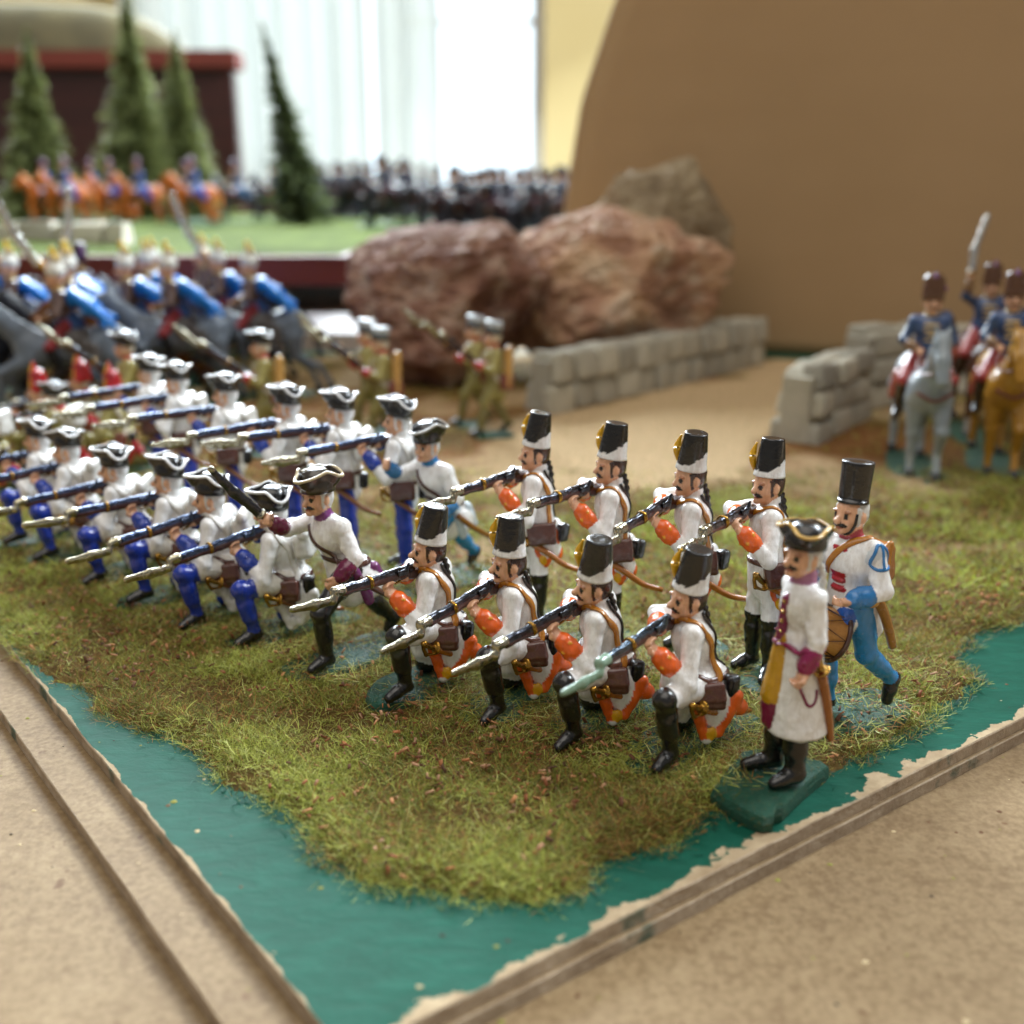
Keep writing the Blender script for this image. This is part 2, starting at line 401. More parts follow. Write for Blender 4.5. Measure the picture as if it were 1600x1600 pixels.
LUNGE = dict(pelvis=(0, 0, .80), chest=(.10, 0, 1.10), neck=(.17, 0, 1.31), head=(.21, 0, 1.46), hipL=(.02, .09, .78), knL=(.34, .12, .50), anL=(.32, .13, .09), toL=(.49, .15, .045),
             hipR=(-.02, -.09, .78), knR=(-.26, -.12, .45), anR=(-.56, -.13, .14), toR=(-.50, -.14, .04), shL=(.12, .18, 1.22), shR=(.14, -.18, 1.22),
             elL=(.08, .30, .97), haL=(.26, .26, .80), elR=(.38, -.24, 1.17), haR=(.56, -.19, 1.29))
OFFIC = dict(pelvis=(0, 0, .98), chest=(-.01, 0, 1.28), neck=(.0, 0, 1.48), head=(.03, 0, 1.63), hipL=(0, .06, .95), knL=(.0, .08, .52), anL=(-.03, .10, .09), toL=(.14, .14, .045),
             hipR=(0, -.06, .95), knR=(.02, -.08, .52), anR=(.04, -.10, .09), toR=(.22, -.13, .045), shL=(-.02, .145, 1.39), shR=(-.0, -.145, 1.39),
             elL=(-.03, .205, 1.11), haL=(.05, .205, .88), elR=(-.06, -.24, 1.12), haR=(-.02, -.23, .88))
DRUM = dict(pelvis=(0, 0, .93), chest=(.02, 0, 1.24), neck=(.04, 0, 1.45), head=(.07, 0, 1.60), hipL=(0, .09, .90), knL=(-.10, .12, .52), anL=(-.38, .13, .26), toL=(-.34, .14, .10),
            hipR=(0, -.09, .90), knR=(.09, -.09, .51), anR=(.05, -.09, .09), toR=(.22, -.10, .045), shL=(.0, .19, 1.36), shR=(.03, -.185, 1.36),
            elL=(-.02, .30, 1.09), haL=(.23, .19, 1.02), elR=(.05, -.31, 1.10), haR=(.27, -.16, 1.02))
MARCH = dict(pelvis=(0, 0, .94), chest=(.02, 0, 1.25), neck=(.03, 0, 1.46), head=(.06, 0, 1.61), hipL=(0, .085, .91), knL=(.20, .10, .53), anL=(.26, .11, .09), toL=(.43, .13, .045),
             hipR=(0, -.085, .91), knR=(-.06, -.10, .50), anR=(-.30, -.11, .14), toR=(-.18, -.13, .045), shL=(.03, .18, 1.37), shR=(.02, -.18, 1.37),
             elL=(.12, .28, 1.10), haL=(.34, -.02, 1.18), elR=(-.10, -.27, 1.12), haR=(.06, -.14, .96))
RIDE = dict(pelvis=(-.06, 0, 1.60), chest=(-.02, 0, 1.92), neck=(.0, 0, 2.12), head=(.03, 0, 2.27), hipL=(-.02, .12, 1.56), knL=(.24, .30, 1.27), anL=(.12, .33, .86), toL=(.28, .37, .80),
            hipR=(-.02, -.12, 1.56), knR=(.24, -.30, 1.27), anR=(.12, -.33, .86), toR=(.28, -.37, .80), shL=(-.01, .185, 2.03), shR=(-.01, -.185, 2.03),
            elL=(.07, .30, 1.76), haL=(.30, .10, 1.68), elR=(.05, -.32, 1.78), haR=(.28, -.16, 1.68))
RAISE = dict(RIDE, elR=(.10, -.38, 2.12), haR=(.16, -.34, 2.40))

# ---- hats (origin at the head centre; +X is the face)
def shako(sd=0):
    prof = []; sh_, ph_ = (.10, 0) if not sd else (.09+.02*(sd % 3), sd*1.7)
    for i in range(25):
        t = i/24; prof.append((.124-.030*t**1.6+.008*math.exp(-(t/.12)**2), .02+.365*t))
    prof = [(.10, .015)]+prof+[(.088, .389), (.05, .383), (.01, .383)]
    return Part(*lathe(prof, 40, 'hat', .96, lambda v: 'hatband' if v[2] < max(.075, sh_-(.85-.12*(sd % 2))*v[0]+(.25+.1*math.sin(sd*2.))*v[1])+.009*math.sin(v[1]*(70+11*sd)+v[0]*50+ph_) else ('hattop' if v[2] > .384 else 'hat')))
def plume():
    a = np.linspace(0, 1, 14)
    pts = np.stack([.080+.012*np.sin(a*math.pi), -.098-.022*np.sin(a*math.pi), .06+.27*a], 1)
    return Part(*tube(pts, .008+.024*np.sin(np.clip(a*1.1, 0, 1)*math.pi*.93+.12), 'plume', 8))
def tallshako():
    prof = [(.10, .02), (.125, .025), (.120, .05)]+[(.118+.010*t, .05+.33*t) for t in np.linspace(0, 1, 12)]+[(.126, .39), (.05, .384), (.01, .384)]
    return Part(*lathe(prof, 36, 'hat', .97, lambda v: 'hattop' if v[2] > .386 else 'hat'))
def tricorne(k=1.0):
    n = 72; rings = 9; V = []; F = []; edge = []
    for i in range(rings):
        t = i/(rings-1)
        for j in range(n):
            a = 2*math.pi*j/n; c = .5+.5*math.cos(3*a); c = c**1.6         # corners at the front and the two rear sides
            rr = .128+.058*c+.022*c*(math.cos(a) > .5); z = .19-.045*c+.010*math.sin(5*a+1)
            r = .112+(rr-.112)*(t**(.8+.9*(1-c))); zz = .045+(z-.045)*t**(1.0+.5*c)
            V.append((r*math.cos(a)*1.02, r*math.sin(a)*1.0, zz))
            if i == rings-1: edge.append(V[-1])
    for i in range(rings-1):
        for j in range(n):
            q = (j+1) % n; F.append((i*n+j, i*n+q, (i+1)*n+q, (i+1)*n+j))
    V = np.array(V); cc = np.array([0, 0, .04])
    m = len(V); Vin = V.copy(); Vin[:, 2] += .012; rad = np.linalg.norm(V[:, :2], axis=1)
    Vin[:, :2] *= ((rad-.012)/rad)[:, None]
    F2 = [tuple(m+q for q in f[::-1]) for f in F]
    rim = [((rings-1)*n+j, (rings-1)*n+(j+1) % n, m+(rings-1)*n+(j+1) % n, m+(rings-1)*n+j) for j in range(n)]
    brim = (np.vstack([V, Vin]), F+F2+rim, np.array(['hat']*(2*m), dtype=object))
    crown = lathe([(.128*math.cos(t)**.6, .03+.185*math.sin(t)) for t in np.linspace(-.05, 1.5, 10)], 32, 'hat')
    e = np.array(edge+edge[:2]); trim = Part(*tube(e, .0135, 'trim', 8, caps=False))
    return Part(*join(brim, crown)), trim
def busby():
    return part([seg((0, 0, .05), (-.005, 0, .25), .125, .120, 'hat', .02), ell((-.01, 0, .30), (.10, .10, .05), 'hat', .02), seg((-.05, .04, .31), (-.06, .14, .14), .045, .035, 'bag', .02), seg((.09, 0, .28), (.10, 0, .36), .018, .02, 'bag', .01)], .02)
def furcap():
    return part([ell((-.01, 0, .09), (.135, .13, .12), 'hat', .03), seg((-.01, 0, .15), (-.015, 0, .26), .11, .07, 'hat', .03), seg((.02, .0, .27), (.03, 0, .42), .035, .045, 'plume', .02), ell((-.04, .08, .30), (.05, .035, .05), 'plume', .02)], .018)
def mitre():
    return part([seg((.02, 0, .05), (.04, 0, .40), .13, .035, 'hat', .02, (1, 0, 0), .55), seg((-.02, 0, .05), (-.0, 0, .22), .125, .10, 'hatband', .02), seg((.09, -.05, .06), (.06, 0, .38), .02, .02, 'trim', .01), seg((.09, .05, .06), (.06, 0, .38), .02, .02, 'trim', .01)], .018)

# ---- arms and gear
def musket(L):
    """butt at x=0, muzzle at x=L; bayonet, band and lock are sub-parts"""
    body = part([seg((-.02, 0, -.035), (.20, 0, -.008), .050, .036, 'stock', .03, (0, 1, 0), .62), seg((.18, 0, -.008), (L-.06, 0, -.006), .036, .027, 'stock', .02),
                 seg((.10, 0, .022), (L, 0, .020), .0265, .0235, 'barrel', .004, bias=.004)], .009)
    lock = part([box((.23, .034, .016), (.06, .012, .022), 'barrel', .01, rd=.008), seg((.20, .042, .03), (.185, .048, .075), .014, .012, 'barrel', .008), seg((.20, .0, -.05), (.27, 0, -.06), .010, .010, 'brass', .008)], .008)
    band = Part(*tube([(L*.62, 0, .006), (L*.62+.012, 0, .006), (L*.62+.026, 0, .006)], np.array([.044, .047, .044]), 'brass', 14))
    bay = part([seg((L-.05, 0, .016), (L+.025, 0, .014), .034, .034, 'steel', .008), seg((L+.01, 0, .01), (L+.055, .02, -.03), .026, .022, 'steel', .012),
                seg((L+.05, .02, -.028), (L+.22, .015, -.020), .032, .036, 'steel', .012, (0, 1, 0), .5), seg((L+.22, .015, -.020), (L+.43, .010, -.005), .036, .022, 'steel', .012, (0, 1, 0), .5)], .009)
    return body, lock, band, bay
MUS_S, MUS_L, MUS_F = musket(.86), musket(1.06), musket(.95)
def sword_hilt():
    return part([seg((0, 0, 0), (.10, 0, .03), .022, .024, 'brass', .01), ell((.11, 0, .035), (.03, .028, .03), 'brass', .01), ell((-.02, 0, 0), (.018, .055, .06), 'brass', .012),
                 seg((-.01, 0, -.05), (.06, 0, -.06), .014, .014, 'brass', .01), seg((.06, 0, -.06), (.11, 0, .0), .014, .014, 'brass', .01)], .009)
HILT = sword_hilt()
def scabbard(pts, r=.032): return Part(*tube(spline(pts, 14), np.linspace(r, r*.75, 14), 'scabbard', 10))
def bag(c, h, rot, role='bag', rim='bagflap'):
    return part([box(c, h, role, .02, rot, .03), box(np.array(c)+np.array(Euler([R(x) for x in rot]).to_matrix())@np.array((0, h[1]*.35, h[2]*.28)), (h[0]*1.03, h[1]*.75, h[2]*.76), rim, .008, rot, .03)], .011)
def base_part(rx, ry, th, seed, corners=None):
    r_ = np.random.default_rng(seed); n = 40; out = []
    ph = r_.random(4)*6
    for j in range(n):
        a = 2*math.pi*j/n
        f = 1/((abs(math.cos(a))**4+abs(math.sin(a))**4)**.25)
        f *= 1+.05*math.sin(3*a+ph[0])+.04*math.sin(5*a+ph[1])+.02*math.sin(9*a+ph[2])
        out.append((rx*f*math.cos(a), ry*f*math.sin(a)))
    if corners: out = corners
    n = len(out); V = []; F = []
    lv = [(1.02, -th), (1.03, -th*.5), (1.0, -.012), (.96, 0.0), (.6, .004), (.25, .0)]
    for s, z in lv:
        for x, y in out: V.append((x*s, y*s, z+(r_.random()-.5)*.012))
    for i in range(len(lv)-1):
        for j in range(n):
            k = (j+1) % n; F.append((i*n+j, i*n+k, (i+1)*n+k, (i+1)*n+j))
    F.append(tuple(range((len(lv)-1)*n, len(lv)*n)))
    return Part(np.array(V), F, np.array(['base']*len(V), dtype=object))

# ------------------------------------------------------------------ figure kinds -> list of (name, Part, parent index, transform)
FS = 0.024                                    # a 1.75 m man stands 42 mm high
def aim(d):                                   # rotation that takes +X to d, keeping up
    d = nrm(d); z = math.atan2(d[1], d[0]); y = -math.asin(d[2]); return Euler((0, y, z)).to_matrix().to_4x4()
def T(x, M=None): return Matrix.Translation(Vector(x)) @ (M if M is not None else Matrix.Identity(4))
vr = np.random.default_rng(17)
def spawn(name, kit, pal, key, loc, heading, label, cat, group, skip=(), scale=FS):
    root = empty(name, loc, R(heading), scale); made = []
    root.scale = (scale*(1+vr.normal()*.012), scale*(1+vr.normal()*.02), scale*(1+vr.normal()*.012)); root.rotation_euler = (R(vr.normal()*1.5), R(vr.normal()*1.5), R(heading+vr.normal()*1.5)); vi = int(vr.integers(6))
    for nm, pt, par, M in kit:
        if nm in skip or (par is not None and made[par] is None): made.append(None); continue
        if pt is SHAKO: pt = SHV[vi]
        o = link(nm, pt.mesh(pal, key))
        o.parent = root if par is None else made[par]
        if M is not None: o.matrix_local = M @ Euler((R(vr.normal()*3), R(vr.normal()*3), R(vr.normal()*5))).to_matrix().to_4x4() if nm in ('shako', 'tricorne_hat') else (M @ Euler((0, R(vr.normal()*1.3), R(vr.normal()*1.3))).to_matrix().to_4x4() if nm == 'musket' else M)
        made.append(o)
    tag(root, label, cat, group); return root
def musket_kit(kit, M, mk):
    i = len(kit); M = M @ Matrix.Diagonal((1, 1.22, 1.22, 1)); kit.append(('musket', mk[0], None, M)); kit.append(('gun_lock', mk[1], i, None)); kit.append(('barrel_band', mk[2], i, None)); kit.append(('bayonet', mk[3], i, None))
def tails(k):
    if k:   # kneeling: coat tail falls behind the left thigh, turned back to show the lining
        z = lambda a: a
        return part([ell((-.13, .135, .30), (.12, .075, .20), 'coat', .03), seg((.06, .20, .46), (-.04, .20, .13), .042, .036, 'lining', .012, (0, 1, 0), .7), seg((-.24, .16, .40), (-.14, .195, .14), .052, .034, 'lining', .012, (0, 1, 0), .7),
                     ell((-.085, .215, .155), (.035, .016, .05), 'gold', .006, bias=.004), ell((-.28, .13, .30), (.06, .05, .06), 'lining', .03), seg((-.12, .12, .14), (-.06, .19, .10), .05, .04, 'coat', .02)], .011)
    return part([ell((-.08, .06, .78), (.13, .13, .20), 'coat', .03), seg((.03, .175, .92), (-.02, .155, .62), .04, .034, 'lining', .012, (0, 1, 0), .7), seg((-.17, .11, .90), (-.07, .16, .63), .05, .034, 'lining', .012, (0, 1, 0), .7),
                 ell((-.04, .18, .67), (.032, .016, .045), 'gold', .006, bias=.004), seg((-.16, -.08, .92), (-.12, -.08, .62), .08, .06, 'coat', .03), ell((-.19, .06, .70), (.05, .05, .07), 'lining', .03)], .011)
def queue(h):
    h = np.array(h); p = spline([h+(-.10, .01, -.02), h+(-.145, .01, -.12), h+(-.165, .01, -.25), h+(-.16, .01, -.42)], 22)
    return Part(*tube(p, .024+.007*np.sin(np.arange(22)*1.9), 'queue', 8))

def about(h, a): return T(h) @ Matrix.Rotation(R(a), 4, 'Z') @ T([-x for x in h])
TWQK, TWQS = about(KNEEL['head'], -32), about(STAND['head'], -32)
SHV = [shako(i) for i in range(6)]
SHAKO, PLUME, TALL, BUSBY, FUR, MITRE = shako(), plume(), tallshako(), busby(), furcap(), mitre()
TRI, TRIM = tricorne()
def hatM(J, dz=.035, dx=-.012, yaw=0, pitch=-6, roll=0, s=1.14, sz=1.0):
    h = J['head']; return T((h[0]+dx, h[1], h[2]+dz), Euler((R(roll), R(pitch), R(yaw))).to_matrix().to_4x4() @ Matrix.Diagonal((s, s, sz, 1)))

# kneeling
kb = human(KNEEL, gripL=(1, -.1, .1), gripR=(1, 0, 0), headargs=(-26, 4, 0))
kb += [seg((-.05, .10, .50), (-.02, -.10, .50), .15, .15, 'coat', .04), seg((.05, .12, .50), (.32, .14, .53), .115, .095, 'skirt', .03), seg((.04, -.12, .46), (.02, -.13, .22), .12, .11, 'skirt', .03),
       seg((-.12, -.05, .40), (-.16, -.06, .20), .12, .10, 'coat', .04), seg((-.04, -.13, .06), (-.36, -.13, .07), .075, .06, 'shin', .03)]
KB = part(kb, .0105)
kneel_strap = Part(*hug(kb, tw([(.16, -.02, .93), (.13, .10, 1.0), (.0, .20, .99), (-.13, .21, .86), (-.17, .20, .68), (-.14, .22, .52)], 0, 0), 44, .006, .030, .012, 'strap'))
kneel_cord = Part(*hug(kb, tw([(-.06, .12, 1.04), (-.15, .10, .92), (-.20, .06, .78), (-.20, .06, .60)], 0, 0), 34, .004, .016, .012, 'cord'))
kneel_belt = Part(*hug(kb, tw([(.16, 0, .55), (.12, .16, .56), (-.05, .22, .56), (-.2, .12, .56), (-.22, -.05, .56), (-.1, -.2, .56), (.1, -.16, .55), (.16, 0, .55)], 0, 0), 60, .004, .024, .010, 'belt'))
KM = T((.085, -.135, .955), aim((1, .10, -.07)))
def kneel_kit(gren, mk):
    kit = [('body', KB, None, None), ('cartridge_bag', bag((-.06, .245, .46), (.115, .05, .10), (12, 6, -8)), None, TWM), ('canteen', bag((-.235, .17, .50), (.05, .05, .085), (0, 0, 20), 'blackbox', 'blackbox'), None, TWM),
           ('shoulder_strap', kneel_strap, None, None), ('waist_belt', kneel_belt, None, None), ('scabbard', scabbard([(.20, .235, .40), (0, .25, .30), (-.22, .25, .22), (-.42, .24, .16)]), None, None),
           ('sword_hilt', HILT, None, T((.21, .235, .405), aim((1, .0, .25)))), ('base', KBASE, None, None)]
    if gren:
        kit += [('coat_tails', tails(True), None, TWM @ Matrix.Diagonal((1.12, 1.16, 1.06, 1))), ('hair_queue', queue(KNEEL['head']), None, TWQK), ('back_cord', kneel_cord, None, None)]
        i = len(kit); kit += [('shako', SHAKO, None, hatM(KNEEL, .065, yaw=-26, s=1.0, sz=.82)), ('plume', PLUME, i, None)]
    else:
        i = len(kit); kit += [('tricorne_hat', TRI, None, hatM(KNEEL, .045, yaw=-30)), ('hat_trim', TRIM, i, None), ('knapsack', KNAP_K, None, TWM), ('coat_tails', tails(True), None, TWM @ Matrix.Diagonal((1.12, 1.16, 1.06, 1)))]
    musket_kit(kit, KM, mk); return kit
KBASE = base_part(.62, .26, .10, 3); SBASE = base_part(.34, .30, .10, 5); LBASE = base_part(.62, .26, .10, 8)
KNAP_K = part([box((-.20, .06, .86), (.09, .15, .12), 'knap', .03, (0, 8, 0), .06), seg((-.22, -.08, 1.0), (-.22, .2, 1.0), .055, .055, 'knap', .02)], .013)
KNAP_S = part([box((-.21, .03, 1.26), (.09, .15, .13), 'knap', .03, (0, 4, 0), .06), seg((-.22, -.10, 1.41), (-.22, .17, 1.41), .055, .055, 'knap', .02)], .013)

# standing
sb = human(STAND, gripL=(1, -.1, 0), gripR=(1, 0, 0), headargs=(-26, 3, 0))
sb += [seg((0, 0, .98), (-.01, 0, .80), .165, .16, 'skirt', .05, (1, 0, 0), .85)]
SB = part(sb, .0105)
st_strap = Part(*hug(sb, tw([(.15, -.04, 1.38), (.12, .10, 1.46), (.0, .19, 1.45), (-.12, .2, 1.3), (-.14, .19, 1.12), (-.12, .2, .96)], 0, 0), 44, .006, .030, .012, 'strap'))
st_cord = Part(*hug(sb, tw([(-.06, .12, 1.50), (-.15, .10, 1.40), (-.19, .06, 1.25), (-.19, .06, 1.05)], 0, 0), 34, .004, .016, .012, 'cord'))
st_belt = Part(*hug(sb, tw([(.17, 0, 1.0), (.12, .16, 1.0), (-.05, .2, 1.0), (-.2, .1, 1.0), (-.2, -.1, 1.0), (-.05, -.2, 1.0), (.12, -.16, 1.0), (.17, 0, 1.0)], 0, 0), 60, .004, .024, .010, 'belt'))
SM = T((.075, -.135, 1.43), aim((1, .10, -.03)))
def stand_kit(gren, mk):
    kit = [('body', SB, None, None), ('cartridge_bag', bag((-.02, .225, .93), (.13, .055, .10), (14, 8, -6)), None, TWM), ('canteen', bag((-.22, .13, .92), (.05, .05, .085), (0, 0, 25), 'blackbox', 'blackbox'), None, TWM),
           ('shoulder_strap', st_strap, None, None), ('waist_belt', st_belt, None, None), ('scabbard', scabbard([(.10, .21, .86), (-.08, .24, .76), (-.26, .24, .64), (-.44, .22, .58)]), None, TWM),
           ('sword_hilt', HILT, None, TWM @ T((.11, .21, .865), aim((1, .1, .5)))), ('base', SBASE, None, None)]
    if gren:
        kit += [('coat_tails', tails(False), None, TWM), ('hair_queue', queue(STAND['head']), None, TWQS), ('back_cord', st_cord, None, None)]
        i = len(kit); kit += [('shako', SHAKO, None, hatM(STAND, .065, yaw=-26, s=1.0, sz=.82)), ('plume', PLUME, i, None)]
    else:
        i = len(kit); kit += [('tricorne_hat', TRI, None, hatM(STAND, .045, yaw=-30)), ('hat_trim', TRIM, i, None), ('knapsack', KNAP_S, None, TWM)]
    musket_kit(kit, SM, mk); return kit

WHITE, SKIN = 'f2f3f3', 'dfac88'
GREN = dict(coat=WHITE, sleeve=WHITE, skirt=WHITE, collar=WHITE, cuff='e8641c', skin=SKIN, hair='3a211a', eye='0c0a0a', brow='b27a58', moust='120d0b', lip='b0664e', thigh=WHITE, knee='191817', shin='151515', foot='131313',
            hat='0c0c0d', hatband='eceded', hattop='202022', plume='d9a514', strap='b0711c', cord='1a1714', belt='5a3324', bag='4c2b22', bagflap='573128', blackbox='14151a', scabbard='a8651c', brass='a57c2cm',
            lining='e8641c', gold='e8b01c', queue='17120f', base='10523e', stock='4a2a26', barrel='40434cm', steel='aaa590m', knap='d8d8d4', trim='e6e6e2', button='e8a020')
BLUE = dict(GREN, button='1a3a9c', cuff='1a3a9c', thigh='1836a0', knee='1836a0', shin='1836a0', foot='161514', hair='e2e4e6', brow='a87455', moust=SKIN, hat='121214', trim='e4e6e8', lining='e2e2de', gold='e2e2de', strap='e0dfda', belt='4c2b22', scabbard='7a4a26', barrel='485878m', steel='b4ae96m', skirt='e0ddd4')
GRK, GRS = kneel_kit(True, MUS_S), stand_kit(True, MUS_S)
BLK, BLS = kneel_kit(False, MUS_F), stand_kit(False, MUS_L)

# officer in the long coat
HS = 1.02
ob = human(OFFIC, .86, .80, gripL=(0, 1, .2), gripR=(0, 1, 0), headargs=(18, 0, 0), shin=(.085, .066), belly=.12); HS = 1.1
ob += [cone((-.02, 0, 1.12), (-.05, .02, .38), .125, .205, 'skirt', .03, (0, 1, 0), .95, .02, .002),
       seg((.08, -.02, 1.06), (.12, -.02, .64), .065, .085, 'vest', .015, bias=.006), seg((.11, -.02, .57), (.11, -.02, .45), .085, .08, 'breech', .02, bias=.006),
       seg((.120, .02, 1.36), (.125, -.01, 1.02), .028, .03, 'lapel', .008, bias=.006)]
for i in range(5): ob.append(ell((.150, .045, 1.34-.07*i), (.012, .014, .014), 'brass', .004, bias=.008))
OB = part(ob, .0105)
of_pocket = Part(*hug(ob, [(.02, .30, .74), (.0, .30, .665), (-.05, .30, .65), (-.10, .30, .69), (-.125, .30, .76)], 26, .002, .011, .007, 'lapel'))
of_sash = Part(*hug(ob, [(.15, -.05, 1.03), (.12, .16, 1.05), (-.05, .22, 1.06), (-.22, .1, 1.05), (-.22, -.1, 1.05)], 44, .003, .020, .008, 'belt'))
OBASE = base_part(.5, .4, .12, 11, [(.92*a_, .90*b_) for a_, b_ in [(.57, .05), (.53, .16), (.48, .28), (.42, .40), (.36, .47), (.28, .46), (.24, .38), (.17, .37), (.02, .24), (-.14, .11), (-.30, -.01), (-.41, -.09), (-.38, -.17), (-.25, -.27), (-.10, -.36), (.04, -.43), (.16, -.40), (.30, -.26), (.44, -.10)]]); OBASE.smooth = False
i0 = 7
OFK = [('body', OB, None, None), ('pocket_piping', of_pocket, None, None), ('waist_belt', of_sash, None, None), ('scabbard', scabbard([(-.10, .17, .86), (-.17, .16, .62), (-.22, .14, .42), (-.24, .13, .34)], .034), None, None),
       ('sword_hilt', HILT, None, T((-.09, .17, .90), aim((.5, .1, .8)))), ('base', OBASE, None, None), ('hair_queue', queue(OFFIC['head']), None, None),
       ('tricorne_hat', TRI, None, hatM(OFFIC, .055, yaw=60, pitch=-4, s=1.06, sz=.85)), ('hat_trim', TRIM, 7, None)]
OFP = dict(GREN, button='8a1450', cuff='8a1450', lapel='7c1a4c', collar='a46a8c', vest='c49414', breech='74103c', thigh=WHITE, knee='141414', hair='d8d6d2', hat='131112', trim='c8a050', belt='8a1450', scabbard='9a5c22', queue='d0cec8', brass='b08a3cm')

# officer lunging with a raised sabre, and his fellow with light blue breeches
lb = human(LUNGE, gripL=(1, 0, .2), gripR=(.3, 0, 1), headargs=(6, 2, 0))
lb += [seg((0, 0, .82), (-.03, 0, .62), .165, .19, 'skirt', .05, (1, 0, 0), .9), seg((-.14, .02, .76), (-.24, .03, .56), .12, .10, 'skirt', .04)]
LB = part(lb, .0105)
l_belt = Part(*hug(lb, [(.2, 0, .92), (.14, .16, .9), (-.02, .2, .86), (-.18, .1, .84), (-.18, -.1, .84), (-.02, -.2, .86), (.14, -.16, .9), (.2, 0, .92)], 60, .004, .028, .011, 'belt'))
l_strap = Part(*hug(lb, [(.22, -.10, 1.20), (.26, .02, 1.08), (.22, .14, .96), (.08, .22, .84)], 34, .005, .026, .011, 'belt'))
l_tail = part([ell((-.16, .10, .64), (.15, .10, .15), 'coat', .03), seg((.02, .20, .82), (-.10, .19, .52), .04, .05, 'lining', .012, (0, 1, 0), .7), seg((-.22, .12, .78), (-.30, .12, .58), .05, .05, 'lining', .012)], .012)
SABRE = part([seg((-.03, 0, 0), (.10, 0, 0), .026, .026, 'grip', .01), ell((.10, 0, 0), (.016, .06, .05), 'steel', .01), seg((.10, 0, 0), (.40, 0, .015), .042, .046, 'blade', .01, (0, 1, 0), .55), seg((.40, 0, .015), (.66, 0, .055), .046, .030, 'blade', .01, (0, 1, 0), .55), ell((.66, 0, .056), (.04, .018, .03), 'steel', .01)], .010)
LUK = [('body', LB, None, None), ('waist_belt', l_belt, None, None), ('shoulder_strap', l_strap, None, None), ('coat_tails', l_tail, None, None), ('scabbard', scabbard([(.02, .24, .76), (-.14, .26, .62), (-.32, .26, .50), (-.48, .24, .40)]), None, None), ('base', LBASE, None, None),
       ('tricorne_hat', TRI, None, hatM(LUNGE, .045, yaw=28, pitch=4)), ('hat_trim', TRIM, 6, None), ('sabre', SABRE, None, T((.56, -.19, 1.30), aim((.62, -.08, .60))))]
LUP = dict(GREN, button='6a1440', cuff='6a1440', collar='7c3a7c', lining='74306c', thigh='141414', knee='141414', hair='dcdcda', hat='3a332a', trim='c0b08c', belt='4a2a22', blade='1a1a1e', grip='6a4a30', scabbard='5a3626')
LHP = dict(GREN, button='2f7ab8', cuff='2f7ab8', collar='2a78b4', lining='c8d8e4', thigh='2486c4', knee='2486c4', shin='2486c4', foot='141414', hair='c8cacc', hat='17171a', trim='a09c94', belt='4a2a22', scabbard='8a5a24', grip='6a4a30', blade='2a2a2e', moust=SKIN)
LHP['skirt'] = LHP['coat']

# drummer
db = human(DRUM, gripL=(0, 1, .3), gripR=(0, 1, .3), headargs=(6, 0, 0))
db += [seg((0, 0, .98), (.0, 0, .84), .165, .17, 'skirt', .05, (1, 0, 0), .9), seg((-.08, .08, .88), (-.16, .10, .70), .11, .07, 'skirt', .04), seg((.10, .08, .86), (.16, .10, .70), .07, .05, 'apron', .03),
       ell((.0, .225, 1.34), (.085, .05, .095), 'wing', .015), ell((.03, -.225, 1.34), (.085, .05, .095), 'wing', .015)]
for i in range(6):
    db += [seg((.155, -.03, 1.36-.06*i), (.150, .06, 1.36-.06*i), .0145, .0145, 'lace', .004, bias=.006)]
DB = part(db, .0105)
d_strap = Part(*hug(db, [(.17, -.12, 1.14), (.17, -.02, 1.28), (.12, .08, 1.42), (-.03, .14, 1.44), (-.14, .1, 1.3)], 40, .006, .028, .012, 'strap'))
d_wing = [Part(*hug(db, [(-.10, .24, 1.27), (-.05, .30, 1.26), (.05, .30, 1.26), (.10, .24, 1.28), (.06, .26, 1.38), (.02, .24, 1.43), (-.05, .26, 1.38), (-.10, .24, 1.27)], 40, .002, .013, .008, 'cuff')),
          Part(*hug(db, [(.0, .24, 1.43), (.0, .29, 1.35), (.0, .29, 1.26)], 18, .002, .011, .008, 'cuff'))]
drum_body = Part(*lathe([(.02, -.165), (.20, -.165), (.20, -.155)]+[(.192, z) for z in np.linspace(-.15, .15, 6)]+[(.20, .155), (.20, .165), (.02, .165)], 32, 'drum', 1, lambda v: 'drumhead' if abs(v[2]) > .158 else 'drum'))
hoops = [Part(*tube([(.205*math.cos(a), .205*math.sin(a), z) for a in np.linspace(0, 2*math.pi, 40)], .02, 'hoop', 8, caps=False)) for z in (-.15, .15)]
zig = []
for a in range(16):
    b = a*math.pi/8; zig.append((.205*math.cos(b), .205*math.sin(b), .13 if a % 2 else -.13))
cord = Part(*tube(np.array(zig+zig[:1]), .008, 'hoop', 6, caps=False))
d_pack = part([box((-.20, .02, 1.22), (.08, .15, .15), 'pack', .03, (0, 4, 0), .05), seg((-.19, .16, 1.38), (-.13, .16, 1.0), .03, .03, 'strap', .02)], .012)
DM = T((.27, -.04, .74), Euler((R(14), R(68), 0)).to_matrix().to_4x4())
